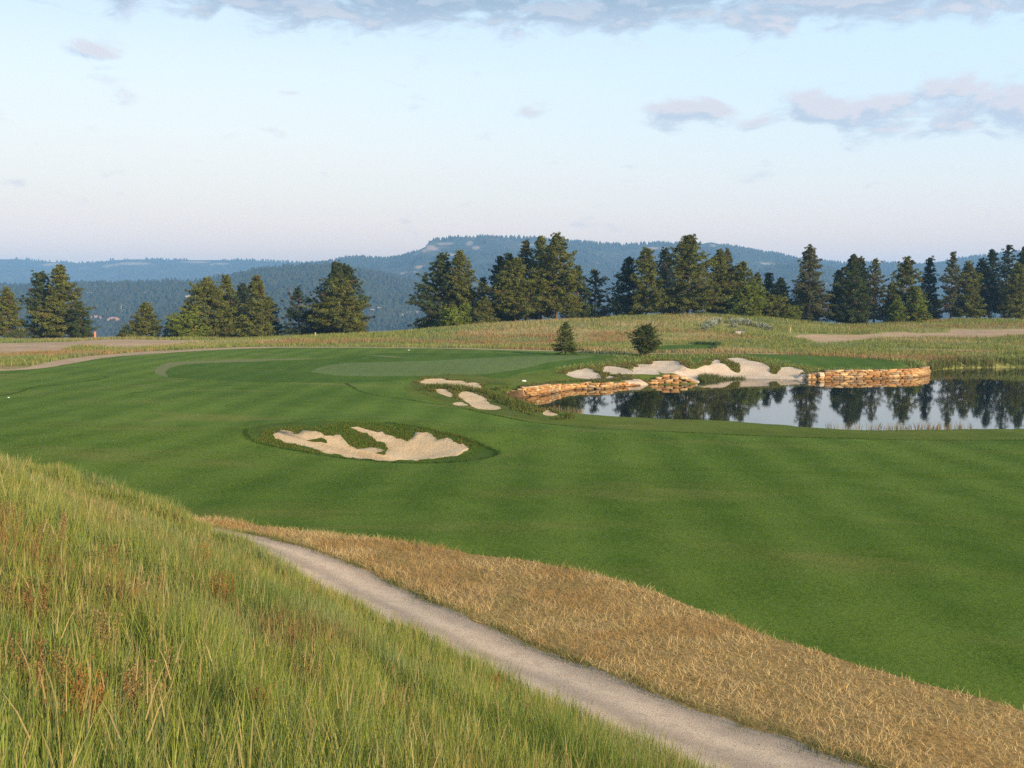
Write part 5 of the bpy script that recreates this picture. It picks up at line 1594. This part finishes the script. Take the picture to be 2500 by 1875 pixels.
wd_ = bpy.data.worlds.new('World'); scene.world = wd_; wd_.use_nodes = True
wt = wd_.node_tree; wt.nodes.clear(); N = NT(wt)
out = N('ShaderNodeOutputWorld')
dirv = N('ShaderNodeTexCoord').outputs['Generated']
sky = N('ShaderNodeTexSky')
sky.sky_type = 'NISHITA'; sky.sun_disc = False; sky.sun_elevation = SUN_EL; sky.sun_rotation = SUN_AZ
sky.altitude = 1200; sky.air_density = 1.0; sky.dust_density = 2.0; sky.ozone_density = 1.0
sx = N('ShaderNodeSeparateXYZ', Vector=dirv)
X, Y, Z = sx.outputs
el = N.math('ARCSINE', Z); azn = N.math('ARCTAN2', X, Y)
el = N.math('MULTIPLY', el, 180 / math.pi); azn = N.math('MULTIPLY', azn, 180 / math.pi)
ramp = N('ShaderNodeValToRGB', Fac=N.math('DIVIDE', N.math('MAXIMUM', el, 0.0), 90.0))
cr = ramp.color_ramp
stops = [(0.0, (.84, .60, .47)), (2.5, (.84, .62, .49)), (5.5, (.74, .655, .56)), (9.0, (.67, .68, .63)), (12, (.60, .665, .685)), (16, (.47, .59, .68)), (24, (.44, .60, .78)), (50, (.36, .44, .56)), (90, (.34, .41, .52))]
while len(cr.elements) < len(stops):
    cr.elements.new(.5)
for e_, (a_, c_) in zip(cr.elements, stops):
    e_.position = a_ / 90.0; e_.color = (*c_, 1)
# bluer towards the right, whiter towards the left, as the morning sky was
side = N.rng(azn, -20, 32, 0, 1)
grad = N.mix(N.math('MULTIPLY', N.rng(el, 2, 12), N.math('MULTIPLY', side, .55)), ramp.outputs[0], (.43, .60, .72))
grad10 = N('ShaderNodeVectorMath', {'operation': 'SCALE'}, i0=grad)
grad10.inputs[3].default_value = 10.0
base = N.mix(.12, grad10.outputs[0], sky.outputs[0])


def dens_at(daz, del_):
    """cloud cover at a direction shifted by a few degrees"""
    a_ = N.math('ADD', azn, daz); e_ = N.math('ADD', el, del_)
    v = N('ShaderNodeCombineXYZ', X=N.math('MULTIPLY', a_, .20), Y=N.math('MULTIPLY', e_, .50), Z=N.math('MULTIPLY', a_, .03)).outputs[0]
    fb = N.noise(v, 1.5, 7, .57, .4)
    band = N.rng(N.math('ADD', e_, N.math('MULTIPLY', N.rng(a_, -28, 28, 0, 1), .9)), 13.2, 16.4, -.1, .66)
    tot = band
    for (px, py, wx, wy, s_) in CLOUDS:
        u_, b_ = ray(px, py); az0 = math.degrees(math.atan(u_)); el0 = math.degrees(math.atan2(b_, math.hypot(1, u_)))
        kx, ky = wx / FPX * 57.3, wy / FPX * 57.3
        q_ = N.math('ADD', N.math('POWER', N.math('DIVIDE', N.math('SUBTRACT', a_, az0), kx), 2.0), N.math('POWER', N.math('DIVIDE', N.math('SUBTRACT', e_, el0), ky), 2.0))
        tot = N.math('MAXIMUM', tot, N.math('MULTIPLY', N.math('EXPONENT', N.math('MULTIPLY', q_, -1.0)), s_))
    tot = N.math('ADD', tot, N.math('MULTIPLY', N.math('SUBTRACT', fb, .5), 2.05))
    return tot


CLOUDS = [(237, 125, 75, 26, .52), (60, 190, 60, 14, .34), (445, 145, 50, 14, .24), (70, 55, 30, 10, .2), (1300, 278, 40, 12, .26), (1690, 265, 150, 36, .60), (1880, 295, 80, 26, .5), (2020, 270, 130, 52, .62), (2180, 275, 100, 56, .62), (2340, 250, 105, 70, .72), (2490, 275, 100, 64, .74), (2360, 340, 40, 10, .2)]
d0 = dens_at(0.0, 0.0); d1 = dens_at(.55, .5)
alpha = N.rng(d0, .18, .66)
lit = N.rng(N.math('SUBTRACT', d0, d1), -.10, .22)
lowc = N.rng(el, 13.5, 17.5)
shade = N.mix(lowc, (3.5, 4.05, 4.9), (1.6, 2.45, 3.4))
bright = N.mix(lowc, (4.9, 4.75, 5.15), (2.5, 3.3, 4.2))
cl_col = N.mix(lit, shade, bright)
final = N.mix(N.math('MULTIPLY', alpha, .88), base, cl_col)
bg = N('ShaderNodeBackground', Color=final, Strength=.1)
N.put(out.inputs['Surface'], bg.outputs[0])
wd_.cycles.sampling_method = 'MANUAL'; wd_.cycles.sample_map_resolution = 1024

m = bpy.data.materials.new('morning_haze'); m.use_nodes = True; m.node_tree.nodes.clear(); N = NT(m.node_tree)
out = N('ShaderNodeOutputMaterial')
vol = N('ShaderNodeVolumePrincipled', Color=(.28, .57, 1.0), Density=HAZE)
vol.inputs['Anisotropy'].default_value = 0.0
N.put(out.inputs['Volume'], vol.outputs[0])
allz = [ob for ob in C.objects if ob.type == 'MESH']
zlo = min(min((ob.matrix_world @ Vector(b_)).z for b_ in ob.bound_box) for ob in allz if ob.parent is None)
zhi = max(max((ob.matrix_world @ Vector(b_)).z for b_ in ob.bound_box) for ob in allz if ob.parent is None)
xlo = min(min(b_[0] for b_ in ob.bound_box) for ob in allz if ob.parent is None) - 30
xhi = max(max(b_[0] for b_ in ob.bound_box) for ob in allz if ob.parent is None) + 30
ylo = min(min(b_[1] for b_ in ob.bound_box) for ob in allz if ob.parent is None) - 30
yhi = max(max(b_[1] for b_ in ob.bound_box) for ob in allz if ob.parent is None) + 30
bm = bmesh.new(); bmesh.ops.create_cube(bm, size=1.0)
for v in bm.verts:
    v.co = ((xlo if v.co.x < 0 else xhi), (ylo if v.co.y < 0 else yhi), (zlo - 1 if v.co.z < 0 else zhi + 12))
o = bm_obj('haze', bm, m)
tag(o, 'thin blue morning haze filling the air', None, None, 'stuff')

# ------------------------------------------------------------------ camera and render settings
cd = bpy.data.cameras.new('camera'); co = bpy.data.objects.new('camera', cd); C.objects.link(co)
co.location = (0, 0, CAMZ); co.rotation_euler = (math.pi / 2 - PITCH, 0, 0)
cd.sensor_fit = 'HORIZONTAL'; cd.sensor_width = 36.0; cd.lens = 36.0 * FPX / 2500.0
cd.clip_start = .1; cd.clip_end = 20000
scene.camera = co
scene.view_settings.view_transform = 'Standard'; scene.view_settings.look = 'None'; scene.view_settings.exposure = 0.74; scene.view_settings.gamma = 1.0
scene.view_settings.use_curve_mapping = False
scene.cycles.max_bounces = 6; scene.cycles.diffuse_bounces = 2; scene.cycles.glossy_bounces = 2; scene.cycles.transmission_bounces = 3
scene.cycles.transparent_max_bounces = 4; scene.cycles.volume_bounces = 1
scene.cycles.use_denoising = False
scene.cycles.caustics_reflective = False; scene.cycles.caustics_refractive = False
